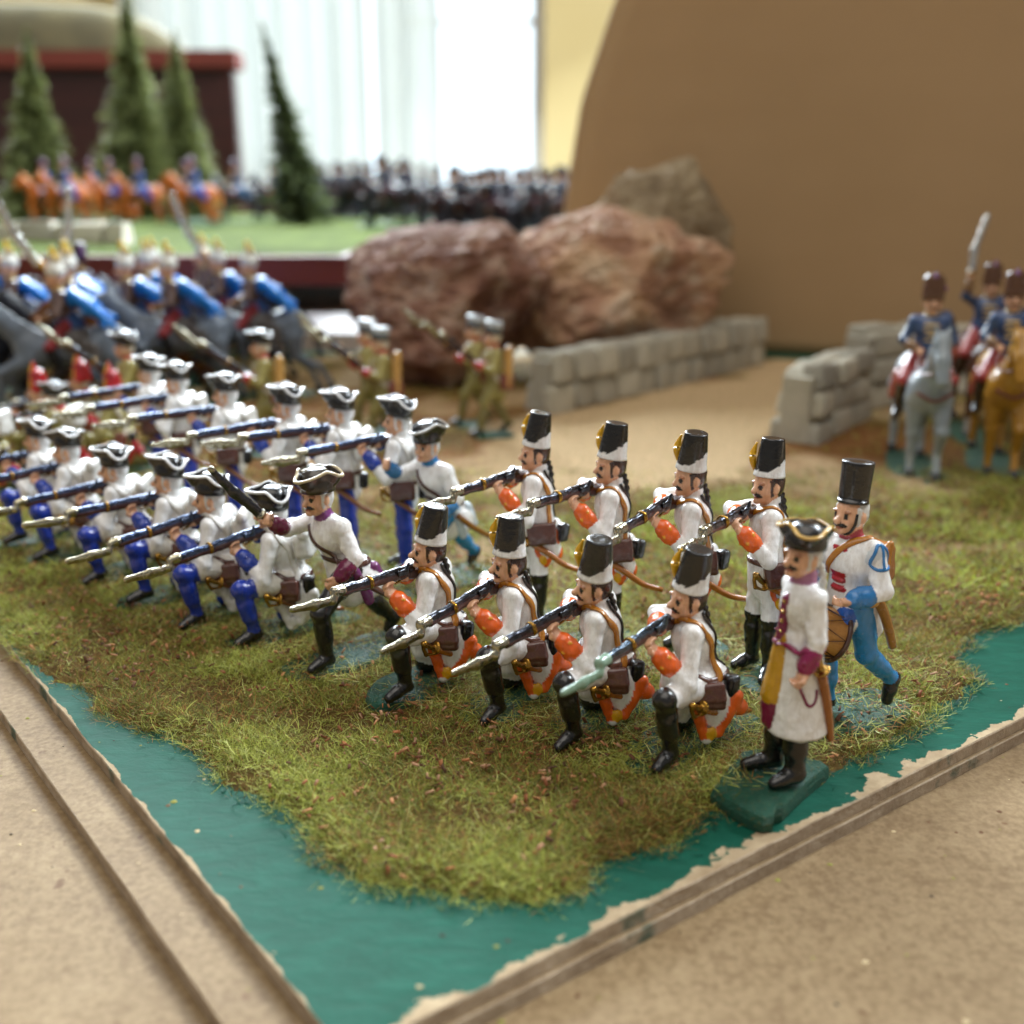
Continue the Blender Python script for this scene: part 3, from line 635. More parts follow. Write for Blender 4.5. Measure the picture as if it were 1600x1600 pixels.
DRK = [('body', DB, None, None), ('drum', drum_body, None, DM), ('hoop', hoops[0], 1, None), ('hoop', hoops[1], 1, None), ('tension_cord', cord, 1, None), ('shoulder_strap', d_strap, None, None), ('wing_piping', d_wing[0], None, None), ('wing_piping', d_wing[1], None, None),
       ('backpack', d_pack, None, None), ('shako', TALL, None, hatM(DRUM, .07, pitch=-3, s=.92, sz=.82)), ('base', LBASE, None, None), ('scabbard', scabbard([(-.08, .20, .98), (-.14, .23, .84), (-.20, .24, .68), (-.23, .24, .60)], .042), None, None),
       ('pouch', bag((-.02, .215, .985), (.05, .03, .045), (0, 0, 0), 'gold', 'bagtan'), None, None), ('chin_strap', Part(*tube(spline([np.array(DRUM['head'])+x for x in ((.03, .098, .03), (.045, .098, -.05), (.06, .07, -.11), (.075, .03, -.13))], 14), .011, 'queue', 6)), None, None)]
DRP = dict(GREN, button='2a78b8', cuff='2a78b8', collar='b03a4a', wing='cfd6da', lace='b01c2c', apron='1a5ab8', thigh='2383c0', knee='2383c0', shin='2383c0', foot='121214', hair='dcdcd8', hat='131315', hattop='3c3d42', drum='b07a34', drumhead='d8c8a0', hoop='4a2c20', pack='a46a34', bagtan='d0a850', scabbard='9a6a22', queue='151313', gold='c89838')

# marching men and riders
mb_ = human(MARCH, gripL=(.8, 0, .55), gripR=(.8, 0, .55))
mb_ += [seg((0, 0, .98), (-.03, 0, .72), .17, .20, 'skirt', .05, (1, 0, 0), .9)]
MB = part(mb_, .016)
m_strap = Part(*hug(mb_, [(.16, -.10, 1.36), (.16, .05, 1.2), (.08, .19, 1.02), (-.05, .22, .92)], 30, .006, .032, .013, 'strap'))
m_bag = bag((-.14, .20, .90), (.12, .06, .13), (10, 0, 10), 'bag', 'bagflap')
roll = part([seg((-.20, .12, 1.42), (-.16, .20, .86), .075, .075, 'roll', .02)], .016)
MM = T((-.04, -.12, .90), aim((.77, .12, .63)) @ Matrix.Diagonal((1.15, 1.1, 1.1, 1)))
def march_kit(hat):
    k = [('body', MB, None, None), ('shoulder_strap', m_strap, None, None), ('cartridge_bag', m_bag, None, None), ('bedroll', roll, None, None), ('base', SBASE, None, None)]
    i = len(k)
    if hat == 'tri': k += [('tricorne_hat', TRI, None, hatM(MARCH, .045)), ('hat_trim', TRIM, i, None)]
    else: k += [('cap', CAP, None, hatM(MARCH, .045))]
    musket_kit(k, MM, MUS_L); return k
CAP = Part(*lathe([(.10, .01), (.128, .015), (.13, .06), (.125, .16), (.135, .20), (.12, .225), (.02, .22)], 28, 'hat', 1, lambda v: 'hatband' if v[2] > .15 else 'hat'))
OLIVE = dict(GREN, button='b8242c', coat='a39a5c', sleeve='a39a5c', skirt='8e8648', cuff='b8242c', collar='b8242c', thigh='8e8648', knee='8e8648', shin='7c7440', foot='1c2a24', hair='dcd8cc', hat='15171c', hatband='b8c0c8', strap='cfc8b4', bag='7a4030', bagflap='7a4030', roll='c89a52', trim='b8bcc0', lining='b8242c', gold='d8a434', moust=SKIN, plume='c8a030')
OLMITRE = dict(OLIVE, hat='c01c28', hatband='a81c24', trim='d8a434')

def horse(walk=True):
    r = [seg((-.55, 0, 1.18), (.45, 0, 1.20), .30, .27, 'horse', .10), ell((-.62, 0, 1.24), (.34, .27, .32), 'horse', .08), ell((.50, 0, 1.20), (.28, .24, .32), 'horse', .08)]
    if walk: nk = [(.55, 0, 1.34), (.82, 0, 1.72), (.92, 0, 1.86)]; hd = [(.92, 0, 1.88), (1.08, 0, 1.66), (1.20, 0, 1.42)]
    else: nk = [(.55, 0, 1.36), (.90, 0, 1.70), (1.04, 0, 1.84)]; hd = [(1.04, 0, 1.86), (1.28, 0, 1.74), (1.50, 0, 1.60)]
    r += [seg(nk[0], nk[1], .22, .15, 'horse', .08, (0, 1, 0), .7), seg(nk[1], nk[2], .15, .13, 'horse', .06, (0, 1, 0), .8), seg(hd[0], hd[1], .13, .115, 'horse', .04, (0, 1, 0), .8), seg(hd[1], hd[2], .10, .075, 'horse', .04), ell(hd[2], (.07, .06, .06), 'muzzle', .02)]
    for s in (1, -1): r += [seg(np.array(hd[0])+(-.02, s*.07, .09), np.array(hd[0])+(-.02, s*.09, .22), .035, .012, 'horse', .02), ell(np.array(hd[0])*.65+np.array(hd[1])*.35+(.02, s*.085, .03), (.025, .02, .025), 'eye', .006, bias=.004)]
    for i in range(7):
        t = i/6; c = np.array(nk[0])*(1-t)+np.array(nk[2])*t+np.array((-.13+.03*t, 0, .10)); r.append(seg(c, c+(-.07, .02*(-1)**i, -.12), .05, .03, 'mane', .03))
    if walk:
        legs = [((.50, .15, 1.05), (.72, .15, .66), (.58, .15, .36), (.66, .15, .06)), ((.46, -.15, 1.05), (.44, -.15, .60), (.42, -.15, .30), (.42, -.15, .05)),
                ((-.66, .16, 1.05), (-.58, .17, .74), (-.78, .17, .44), (-.72, .17, .05)), ((-.70, -.16, 1.05), (-.66, -.17, .74), (-.98, -.17, .48), (-1.0, -.17, .07))]
    else:
        legs = [((.55, .15, 1.08), (.98, .15, .92), (1.05, .15, .58), (1.24, .15, .46)), ((.52, -.15, 1.06), (.88, -.15, .78), (.82, -.15, .44), (1.0, -.15, .26)),
                ((-.66, .16, 1.05), (-.72, .17, .70), (-1.10, .17, .52), (-1.34, .17, .14)), ((-.70, -.16, 1.05), (-.66, -.17, .68), (-.98, -.17, .42), (-1.14, -.17, .06))]
    for a, b, c, d in legs:
        a, b, c, d = map(np.array, (a, b, c, d)); hind = a[0] < 0
        r += [seg(a, b, .19 if hind else .15, .10 if hind else .085, 'horse', .06), seg(b, c, .085, .058, 'horse', .03), ell(b, (.09,)*3, 'horse', .03), seg(c, d, .056, .05, 'sock', .02), seg(d, d+(.05, 0, -.04), .062, .07, 'hoof', .015)]
    r += [seg((-.92, 0, 1.34), (-1.10, 0, 1.10), .07, .09, 'mane', .04), seg((-1.10, 0, 1.10), (-1.16, 0, .62), .09, .03, 'mane', .04)]
    return r
HW, HG = part(horse(True), .022), part(horse(False), .022)
cloth = part([ell((-.12, 0, 1.26), (.42, .315, .30), 'cloth', .02), seg((-.36, .30, 1.20), (-.40, .33, .98), .13, .10, 'cloth', .03, (0, 1, 0), .4), seg((-.36, -.30, 1.20), (-.40, -.33, .98), .13, .10, 'cloth', .03, (0, 1, 0), .4), ell((-.10, 0, 1.50), (.24, .17, .10), 'saddle', .04)], .022)
reinw = Part(*join(tube(spline([(1.12, .10, 1.50), (.85, .20, 1.46), (.55, .2, 1.52), (.32, .10, 1.66)], 16), .016, 'rein', 6), tube(spline([(1.12, -.10, 1.50), (.85, -.20, 1.46), (.55, -.2, 1.52), (.32, -.10, 1.66)], 16), .016, 'rein', 6), tube(spline([(.78, .22, 1.20), (.84, 0, 1.10), (.78, -.22, 1.20)], 12), .022, 'rein', 6)))
rb = human(RIDE, gripL=(0, 1, 0), gripR=(0, 1, 0)); rr_ = human(RAISE, gripL=(0, 1, 0), gripR=(.3, 0, 1))
for q in (rb, rr_):
    q.append(seg((-.06, 0, 1.66), (-.14, 0, 1.52), .17, .18, 'skirt', .05))
    for i in range(5): q.append(seg((.15, -.09, 2.06-.07*i), (.15, .09, 2.06-.07*i), .013, .013, 'lace', .004, bias=.008))
RB, RRB = part(rb, .018), part(rr_, .018)
pelisse = part([ell((-.12, .20, 1.92), (.12, .13, .24), 'pelisse', .04), seg((-.08, .22, 2.04), (-.16, .36, 1.72), .09, .07, 'pelisse', .03), seg((-.06, .12, 2.10), (-.02, .27, 2.02), .05, .05, 'furtrim', .02), seg((-.14, .30, 1.66), (-.20, .36, 1.70), .05, .04, 'furtrim', .02)], .02)
cape_p = [ell((-.20, .02, 1.98), (.14, .22, .16), 'pelisse', .04)]
for i in range(9):
    a = (i-4)/4; w_ = .30*a; zf = .05*math.cos(i*2.2)
    cape_p += [seg((-.18, .17*a+.02, 2.06), (-.42-zf, w_+.04, 1.84+zf), .060, .062, 'pelisse', .03), seg((-.42-zf, w_+.04, 1.84+zf), (-.66-.10*math.sin(i*1.7), w_*1.25+.06, 1.60+.06*math.sin(i*2.9)), .062, .045, 'pelisse', .03)]
cape = part(cape_p, .018)
longsabre = part([seg((-.04, 0, 0), (.10, 0, 0), .028, .028, 'brass', .01), ell((.09, 0, 0), (.02, .07, .06), 'brass', .01), seg((.10, 0, 0), (.45, 0, .03), .050, .054, 'blade', .01, (0, 1, 0), .45), seg((.45, 0, .03), (.98, 0, .20), .054, .040, 'blade', .01, (0, 1, 0), .45)], .014)
HBASE = base_part(1.0, .34, .10, 21)
def rider_kit(gallop, raised, hat, back, sab=None, roll=0, ln=1.25):
    Jr = RAISE if raised else RIDE
    k = [('horse', HG if gallop else HW, None, None), ('saddle_cloth', cloth, 0, None), ('rider', RRB if raised else RB, None, None)]
    if not gallop: k.append(('reins', reinw, 0, None))
    i = len(k); k.append(('hat', hat, 2, hatM(Jr, .03)))
    if back is not None: k.append(('cape' if back is cape else 'pelisse', back, 2, None))
    if raised: k.append(('sabre', longsabre, 2, T(Jr['haR'], aim(sab or (.25, .05, 1)) @ Matrix.Rotation(R(roll), 4, 'X') @ Matrix.Diagonal((ln, 1.3, 1.5, 1)))))
    k.append(('base', HBASE, None, None)); return k
HUS = dict(GREN, button='c8a860', horse='8f9aa2', muzzle='6c747c', mane='5c646c', sock='a8b4bc', hoof='1c2622', cloth='a0402c', saddle='5a3020', rein='6a2a20', coat='3a5484', sleeve='2c466c', skirt='3a5484', cuff='7c5a3c', collar='c8a860', lace='cdb278', pelisse='2c466c', furtrim='3a2c24', thigh='a83a3c', knee='a83a3c', shin='3c2a1c', foot='241a16', hat='5c3a20', bag='7c4c8c', hair='4a3020', blade='d2d4d2m', moust='3a2418', brass='b08a3cm')
HUS2 = dict(HUS, horse='b4832c', muzzle='c8a468', mane='d8b878', sock='c08c34')
HUS3 = dict(HUS, horse='4c2c20', muzzle='3a221a', mane='2c1c16', sock='b8b4b0')
HUSO = dict(HUS, horse='a85a22', muzzle='8a4a20', mane='c8803c', sock='a85a22', cloth='2c4c9c', pelisse='28407c', coat='28407c', sleeve='28407c', thigh='8c8c94', hat='6c4a52', bag='5c3c6c')
HUSD = dict(HUSO, horse='24262c', muzzle='1c1c20', mane='18181c', sock='2c2c30', cloth='1c3c5c', hat='3c2c34', coat='22304c', sleeve='22304c', pelisse='22304c')
CUI = dict(HUS, horse='6a7480', muzzle='525a66', mane='4a525c', sock='6a7480', cloth='54504e', pelisse='2c84e0', coat='5c4a48', sleeve='6c5a54', thigh='843034', knee='843034', shin='1c1c1c', hat='dcdcd4', plume='d8b434', furtrim='d8d8d0', hair='d0a080')
CUI2 = dict(CUI, horse='2a2c32', mane='1a1a1e', muzzle='222226', sock='2a2c32')
CUI3 = dict(CUI, horse='6c4426', mane='3c2416', muzzle='4c301e', sock='6c4426')
K_HUS = rider_kit(False, False, BUSBY, pelisse); K_HUSR = rider_kit(False, True, BUSBY, pelisse, (-.12, -.10, 1), 80, .95)
K_CUI = rider_kit(True, False, FUR, cape); K_CUIB = rider_kit(True, True, FUR, cape, (-.45, .1, .8)); K_CUIR = rider_kit(True, True, FUR, cape, (.62, .15, .75))

# ------------------------------------------------------------------ the setting: table, board, grass
CORNER = np.array((-1.9, 9.8)); DL = nrm((-.623, .782)); DR = nrm((.817, .577)); NL = np.array((-DL[1], DL[0])); NL = NL if NL[0] < 0 else -NL; NR = np.array((DR[1], -DR[0]))
def prism(name, poly, z0, z1, mats, ragged=0, parent=None, step=1.0, seed=0):
    r_ = np.random.default_rng(seed); pts = []
    for i in range(len(poly)):
        a, b = np.array(poly[i], float), np.array(poly[(i+1) % len(poly)], float); n = max(1, int(np.linalg.norm(b-a)/step))
        for k in range(n): pts.append(a+(b-a)*k/n+(r_.random(2)-.5)*ragged)
    n = len(pts); V = []; F = []; mi = []
    for s, z in ((0, z0), (0, z0*.5+z1*.5), (0, z1-.02), (-.02, z1)):
        c = np.mean(pts, 0)
        for p in pts:
            q = p+nrm(c-p)*(-s)+((r_.random(2)-.5)*ragged*.6 if z not in (z1,) else 0); V.append((q[0], q[1], z))
    for i in range(3):
        for j in range(n): F.append((i*n+j, i*n+(j+1) % n, (i+1)*n+(j+1) % n, (i+1)*n+j)); mi.append(1)
    F.append(tuple(range(3*n, 4*n))); mi.append(0); F.append(tuple(range(n))[::-1]); mi.append(1)
    me = mesh_of(cm(V), F, smooth=False); me.materials.append(mats[0]); me.materials.append(mats[1])
    me.polygons.foreach_set('material_index', mi)
    return link(name, me, None, parent)
tab = prism('table_top', [(-130, -40), (130, -40), (130, 150), (-130, 150)], -2.5, -.5, (MDF, EDGE), step=30); tag(tab, kind='structure')
def bt(s, r, e=0):           # point at distance s along the left edge, r along the right edge
    return CORNER+DL*s+DR*r
farL = CORNER+DL*71.5; farR = CORNER+DR*58
def mat_green():
    t = NT('green_board_paint'); ge = t.n('ShaderNodeNewGeometry'); 
    sub = t.n('ShaderNodeVectorMath', operation='SUBTRACT'); t.l(ge.outputs['Position'], sub.inputs[0]); sub.inputs[1].default_value = (*(CORNER*U), 0)
    dt = t.n('ShaderNodeVectorMath', operation='DOT_PRODUCT'); t.l(sub.outputs[0], dt.inputs[0]); dt.inputs[1].default_value = (-NR[0], -NR[1], 0)
    dl = t.n('ShaderNodeVectorMath', operation='DOT_PRODUCT'); t.l(sub.outputs[0], dl.inputs[0]); dl.inputs[1].default_value = (-NL[0], -NL[1], 0)
    n = t.noise(90, 6, .62); m = t.n('ShaderNodeMath', operation='MULTIPLY_ADD'); t.l(n, m.inputs[0]); m.inputs[1].default_value = .016; m.inputs[2].default_value = -.0065
    lt = t.n('ShaderNodeMath', operation='LESS_THAN'); t.l(dt.outputs['Value'], lt.inputs[0]); t.l(m.outputs[0], lt.inputs[1])
    m2 = t.n('ShaderNodeMath', operation='MULTIPLY_ADD'); t.l(n, m2.inputs[0]); m2.inputs[1].default_value = .004; m2.inputs[2].default_value = -.0016
    lt2 = t.n('ShaderNodeMath', operation='LESS_THAN'); t.l(dl.outputs['Value'], lt2.inputs[0]); t.l(m2.outputs[0], lt2.inputs[1])
    mx = t.n('ShaderNodeMath', operation='MAXIMUM'); t.l(lt.outputs[0], mx.inputs[0]); t.l(lt2.outputs[0], mx.inputs[1])
    g = t.ramp(t.noise(30, 6, .6), [(.3, lin('0b4837')), (.7, lin('135443'))])
    mb2 = t.n('ShaderNodeMapping'); mb2.inputs['Rotation'].default_value = (0, 0, -.62); mb2.inputs['Scale'].default_value = (.35, 1, 1); t.l(t.coord(), mb2.inputs[0]); br = t.noise(420, 5, .65, mb2.outputs[0], .6)
    g = t.mix(.28, g, t.ramp(br, [(.36, lin('0a3c2f')), (.5, lin('104e3f')), (.66, lin('1e6654'))]))
    g = t.mix(t.ramp(t.noise(240, 3, .5), [(.70, (0, 0, 0)), (.76, (1, 1, 1))]), g, lin('0d4438'))
    md = t.ramp(t.noise(200, 6, .7), [(.3, lin('8f7a5e')), (.7, lin('b9a688'))])
    t.l(t.mix(mx.outputs[0], g, md), t.b.inputs['Base Color'])
    t.l(t.ramp(mx.outputs[0], [(0, (.58,)*3), (1, (.85,)*3)]), t.b.inputs['Roughness'])
    a = t.mix(.5, t.noise(160, 6, .65, None, 1.0), br); s = t.n('ShaderNodeMath', operation='MULTIPLY_ADD'); t.l(mx.outputs[0], s.inputs[0]); s.inputs[1].default_value = -.5; t.l(a, s.inputs[2])
    t.b.inputs['Specular IOR Level'].default_value = .12
    t.bump(s.outputs[0], .5, .0007); return t.m
GREEN = mat_green()
low = prism('board_lower_layer', [CORNER+NL*.82+NR*.03, farR+NR*.03, (46, 66), (-60, 66), farL+NL*.82], -.498, -.25, (MDF, EDGE), .014, step=.6, seed=2); tag(low, kind='structure')
top = prism('diorama_board', [CORNER, farR, (45.5, 65.5), farL], -.246, 0, (GREEN, EDGE), .018, step=.5, seed=3); tag(top, kind='structure')

GP = [(-46, 64), (-12.4, 23.0), (-11.3, 21.6), (-10.15, 20.25), (-9.8, 20.1), (-9.2, 19.4), (-8.5, 19.2), (-7.9, 18.2), (-7.5, 17.8), (-6.8, 17.4), (-6.1, 17.1), (-5.6, 16.6), (-5.2, 16.1), (-4.9, 15.6), (-4.3, 15.2), (-3.7, 14.8), (-3.2, 14.2), (-2.8, 13.6), (-2.2, 12.9), (-1.2, 12.7), (-.6, 12.6), (-.1, 12.5), (.3, 12.4), (.6, 12.6), (1.1, 12.7), (1.2, 13.2), (1.6, 13.6), (2.0, 13.7), (2.6, 13.9), (2.9, 14.5), (3.1, 14.8), (3.5, 14.7), (4.5, 15.3), (5.8, 16.2), (6.4, 16.6), (7.0, 17.2), (7.7, 17.6), (8.1, 18.3), (8.9, 18.8), (9.4, 19.4), (9.4, 20.1), (9.5, 20.8), (10.1, 21.6), (11.0, 22.2), (11.7, 22.4), (20, 29), (40, 45), (42, 60), (24, 59), (14, 63), (0, 64)]
GPA = np.array(GP)
def sd_poly(X, poly):
    d = np.full(len(X), 1e9); A = np.array(poly, float)
    for a, b in zip(A, np.roll(A, -1, 0)):
        ba = b-a; t = np.clip(((X-a)@ba)/(ba@ba), 0, 1); d = np.minimum(d, np.linalg.norm(X-a-t[:, None]*ba, axis=1))
    return np.where(poly_in(X, poly), d, -d)
ROAD = [(1.5, 45), (13.7, 59.4), (17, 63), (24, 60), (18.6, 50.6), (10.5, 39.6), (8.3, 35), (5, 32), (1, 31.5), (-2.5, 33), (-1.5, 37), (0, 41)]
def ground_z(X):
    X3 = np.c_[X*.35, np.zeros(len(X))]; e = sd_poly(X, GP)
    w = np.clip(e/.5+.02+(N1(np.c_[X*2.5, np.zeros(len(X))])-.5)*.5, 0, 1)
    return -.03+w*(.07+.12*N2.fbm(X3)+.07*N1.fbm(X3*6))
def ground_col(X):
    n = len(X); X3 = np.c_[X, np.zeros(n)]; r = sd_poly(X, ROAD)+(N3.fbm(X3*.4)-.5)*5
    sand = np.clip(r/1.5+.3, 0, 1)*(X[:, 1] > 29)
    rust = np.clip((N1.fbm(X3*.22+5)-.53)*7, 0, 1)*np.clip((X[:, 1]-30)/8, 0, 1); rust = np.maximum(rust, np.clip(1-np.hypot((X[:, 0]-13)/6, (X[:, 1]-40)/6), 0, 1)*1.6).clip(0, 1)
    rust = np.maximum(rust, np.clip(1.2-np.hypot((X[:, 0]+2)/7, (X[:, 1]-47)/5), 0, 1)).clip(0, 1)
    mid = np.clip((N2.fbm(X3*.3+9)-.55)*8, 0, 1)*np.clip((X[:, 1]-24)/4, 0, 1)*.6
    return sand, rust, mid
nx, ny = 340, 250
gx = np.linspace(-46, 42, nx); gy = 12+52*np.linspace(0, 1, ny)**1.5
GX, GY = np.meshgrid(gx, gy, indexing='ij'); XY = np.c_[GX.ravel(), GY.ravel()]
Z = ground_z(XY); keep = (sd_poly(XY, GP) > -.5) & ((XY-CORNER)@(-NL) > .03)
ids = np.arange(nx*ny).reshape(nx, ny); Q = np.stack([ids[:-1, :-1], ids[1:, :-1], ids[1:, 1:], ids[:-1, 1:]], -1).reshape(-1, 4); Q = Q[keep[Q].all(1)]
used = np.unique(Q); remap = np.full(nx*ny, -1); remap[used] = np.arange(len(used))
sand, rust, mid = ground_col(XY[used])
def lerp(a, b, t): return a*(1-t)[:, None]+b*t[:, None]
gc = np.tile(np.array(lin('6a5630')), (len(used), 1)); gc = lerp(gc, np.array(lin('8c6440')), rust); gc = lerp(gc, np.array(lin('d6be98')), np.maximum(sand, mid))
t = NT('flock_ground'); at = t.n('ShaderNodeAttribute', attribute_name='paint'); n_ = t.noise(700, 6, .7)
t.l(t.mix(1.0, at.outputs['Color'], t.ramp(n_, [(.3, (.45, .42, .40)), (.7, (1.35, 1.3, 1.2))]), 'MULTIPLY'), t.b.inputs['Base Color']); t.set(Roughness=.95); t.b.inputs['Specular IOR Level'].default_value = .1; t.bump(n_, 1, .0012)
FLOCK = t.m
gm = mesh_of(cm(np.c_[XY[used], Z[used]]), remap[Q], np.c_[gc, np.ones(len(gc))]); tag(link('ground_mat', gm, FLOCK), kind='structure')

# static grass fibres: thin curled ribbons, each with its own colour
def fibres(X, z, L, W, cols, seed, tilt=(.75, 1.55), segs=3):
    r_ = np.random.default_rng(seed); n = len(X); az = r_.random(n)*2*math.pi; tl = tilt[0]+r_.random(n)*(tilt[1]-tilt[0]); bend = (r_.random(n)-.35)*1.3; tw = (r_.random(n)-.5)*2.4
    pos = np.c_[X, z]; V = np.zeros((n, segs+1, 2, 3)); side = np.c_[-np.sin(az), np.cos(az), (r_.random(n)-.5)*1.2]; side /= np.linalg.norm(side, axis=1)[:, None]
    for k in range(segs+1):
        w = W*(1-.55*k/segs); V[:, k, 0] = pos-side*w[:, None]/2; V[:, k, 1] = pos+side*w[:, None]/2
        a = az+tw*k/segs; tt = np.clip(tl+bend*k/segs, .05, 1.75); d = np.c_[np.sin(tt)*np.cos(a), np.sin(tt)*np.sin(a), np.cos(tt)]
        pos = pos+d*(L/segs)[:, None]; pos[:, 2] = np.maximum(pos[:, 2], z+.01)
    b = (np.arange(n)*(segs+1)*2)[:, None]
    F = np.concatenate([b+np.array([2*k, 2*k+1, 2*k+3, 2*k+2]) for k in range(segs)], 0)
    C_ = np.repeat(np.c_[cols, np.ones(n)], (segs+1)*2, 0)
    return V.reshape(-1, 3), F, C_
def quick_mesh(V, F, C_, name):
    me = bpy.data.meshes.new(name); me.vertices.add(len(V)); me.vertices.foreach_set('co', (V*U).astype(np.float32).ravel())
    me.loops.add(F.size); me.loops.foreach_set('vertex_index', F.astype(np.int32).ravel()); me.polygons.add(len(F))
    me.polygons.foreach_set('loop_start', np.arange(len(F), dtype=np.int32)*F.shape[1])
    a = me.attributes.new('paint', 'FLOAT_COLOR', 'POINT'); a.data.foreach_set('color', C_.astype(np.float32).ravel()); me.update(calc_edges=True); return me
t = NT('static_grass_fibre'); at = t.n('ShaderNodeAttribute', attribute_name='paint'); t.l(at.outputs['Color'], t.b.inputs['Base Color']); t.set(Roughness=.55)
t.b.inputs['Specular IOR Level'].default_value = .3
tr = t.n('ShaderNodeBsdfTranslucent'); t.l(at.outputs['Color'], tr.inputs[0]); ms = t.n('ShaderNodeMixShader'); ms.inputs[0].default_value = .3
t.l(t.b.outputs[0], ms.inputs[1]); t.l(tr.outputs[0], ms.inputs[2]); t.l(ms.outputs[0], t.out.inputs[0]); FIB = t.m
def sample(n, x0, x1, y0, y1, dens):
    X = np.c_[rng.uniform(x0, x1, n), rng.uniform(y0, y1, n)]
    vis = np.abs(X[:, 0]) < (X[:, 1]*.53+2.5)                       # what the picture can see, plus a step to either side
    X = X[vis & ((X-CORNER)@(-NL) > -.06)]; e = sd_poly(X, GP)+(N1.fbm(np.c_[X*1.8, np.zeros(len(X))])-.5)*.7
    s, ru, mi = ground_col(X); pr = np.clip((e+.22)/.25, 0, 1)*dens*(1-.93*s)*(1-.45*ru)*(1-.7*mi)*(.18+.82*np.clip((N2.fbm(np.c_[X*.9, np.ones(len(X))], 3)-.36)*5, 0, 1))
    return X[rng.random(len(X)) < pr]
G1 = sample(560000, -13, 13, 11.8, 24, 1.0); G2 = sample(260000, -22, 22, 24, 36, .9); G3 = sample(110000, -34, 36, 36, 62, .75)
X = np.concatenate([G1, G2, G3]); n = len(X); X3 = np.c_[X, np.zeros(n)]
pal = np.array([lin(c) for c in ('8c9240', 'aab04c', 'c6cc66', '646c2a', '8e6838', 'b8844c', 'd6d888')])
pa = np.clip((N1.fbm(X3*.55+3, 3)-.5)*3.2+.5, 0, 1)
wts = np.stack([.30+0*pa, .10+.30*pa, .04+.22*pa, .28-.2*pa, .30-.26*pa, .16-.12*pa, .02+.10*pa], 1); cs = np.cumsum(wts, 1); cs /= cs[:, -1:]
ci = (rng.random(n)[:, None] > cs).sum(1).clip(0, 6); fc = pal[ci]*(.75+.5*rng.random(n))[:, None]
fr = np.clip(1-np.hypot((X[:, 0]-8)/14, (X[:, 1]-26)/9), 0, 1); fc = lerp(fc, fc*np.array((1.15, 1.25, .9)), fr)
far = (X[:, 1] > 24).astype(float)
Lf = (.08+.17*rng.random(n)+.20*(rng.random(n) < .07))*(1+.3*far); Wf = (.009+.009*rng.random(n))*(1+.9*far); print('fibres', n)
V, F, C_ = fibres(X, ground_z(X)-.01, Lf, Wf, fc, 5)
go = link('static_grass', quick_mesh(V, F, C_, 'grass'), FIB); tag(go, 'olive and yellow-green static grass fibres covering the diorama board', 'grass', kind='stuff')
# painted-over fibres at the ragged edge of the mat
X = np.c_[rng.uniform(-11, 13, 90000), rng.uniform(11.8, 24, 90000)]; e = sd_poly(X, GP)+(N1.fbm(np.c_[X*1.8, np.zeros(len(X))])-.5)*.7
X = X[(e > -.40) & (e < .10) & (rng.random(len(X)) < np.clip((e+.40)*1.6, 0, 1)**1.5)]; Xd = (X-CORNER)@(-NR); X = X[(Xd > .2) & (((X-CORNER)@DR) > .25)]
n = len(X); V, F, C_ = fibres(X, np.zeros(n)+.002, .12+.16*rng.random(n), .012+.012*rng.random(n), np.array(lin('115846'))*(.7+.5*rng.random(n))[:, None], 6, (1.15, 1.62))
tag(link('painted_grass_edge', quick_mesh(V, F, C_, 'edge'), FIB), 'grass fibres stuck down under the green paint along the mat edge', 'grass', kind='stuff')
# wood flakes scattered through the grass
def flakes(n, cols, smin_, smax, seed, ymax=34):
    r_ = np.random.default_rng(seed); X = np.c_[r_.uniform(-16, 16, n*6), r_.uniform(12, ymax, n*6)]; X = X[(np.abs(X[:, 0]) < X[:, 1]*.53+2)]
    e = sd_poly(X, GP); cl = N3.fbm(np.c_[X*.5, np.ones(len(X))*4]); X = X[(e > .15) & (r_.random(len(X)) < np.clip((cl-.38)*4, .06, 1))][:n]; n = len(X)
    zz = ground_z(X)+.09+.10*r_.random(n); V = []; F = []; C_ = []
    for i in range(n):
        s = smin_+(smax-smin_)*r_.random()**2; M = Euler((r_.normal()*.5, r_.normal()*.5, r_.random()*6.3)).to_matrix(); w = s*(.25+.3*r_.random()); h = s*.12
        b = len(V); c = np.array(cols[r_.integers(len(cols))])*(.7+.6*r_.random())
        for dx, dy, dz in ((-1, -.8, -1), (1, -1, -1), (.8, 1, -1), (-1, .7, -1), (-.9, -.8, 1), (.9, -.8, 1), (.8, .9, 1), (-.9, .8, 1)):
            q = M@Vector((dx*s/2, dy*w/2, dz*h/2)); V.append((X[i, 0]+q[0], X[i, 1]+q[1], zz[i]+q[2])); C_.append((*c, 1))
        F += [(b, b+3, b+2, b+1), (b+4, b+5, b+6, b+7), (b, b+1, b+5, b+4), (b+1, b+2, b+6, b+5), (b+2, b+3, b+7, b+6), (b+3, b, b+4, b+7)]
    return quick_mesh(np.array(V), np.array(F), np.array(C_), 'flakes')
t = NT('wood_flake'); at = t.n('ShaderNodeAttribute', attribute_name='paint'); t.l(at.outputs['Color'], t.b.inputs['Base Color']); t.set(Roughness=.85); FLAKE = t.m
tag(link('wood_flakes', flakes(7000, [lin(c) for c in ('9c6238', '7c4828', 'b07c50', '5c3a22', 'a88060')], .05, .17, 9), FLAKE), 'tiny orange-brown wood flakes scattered through the grass', 'wood flakes', kind='stuff')

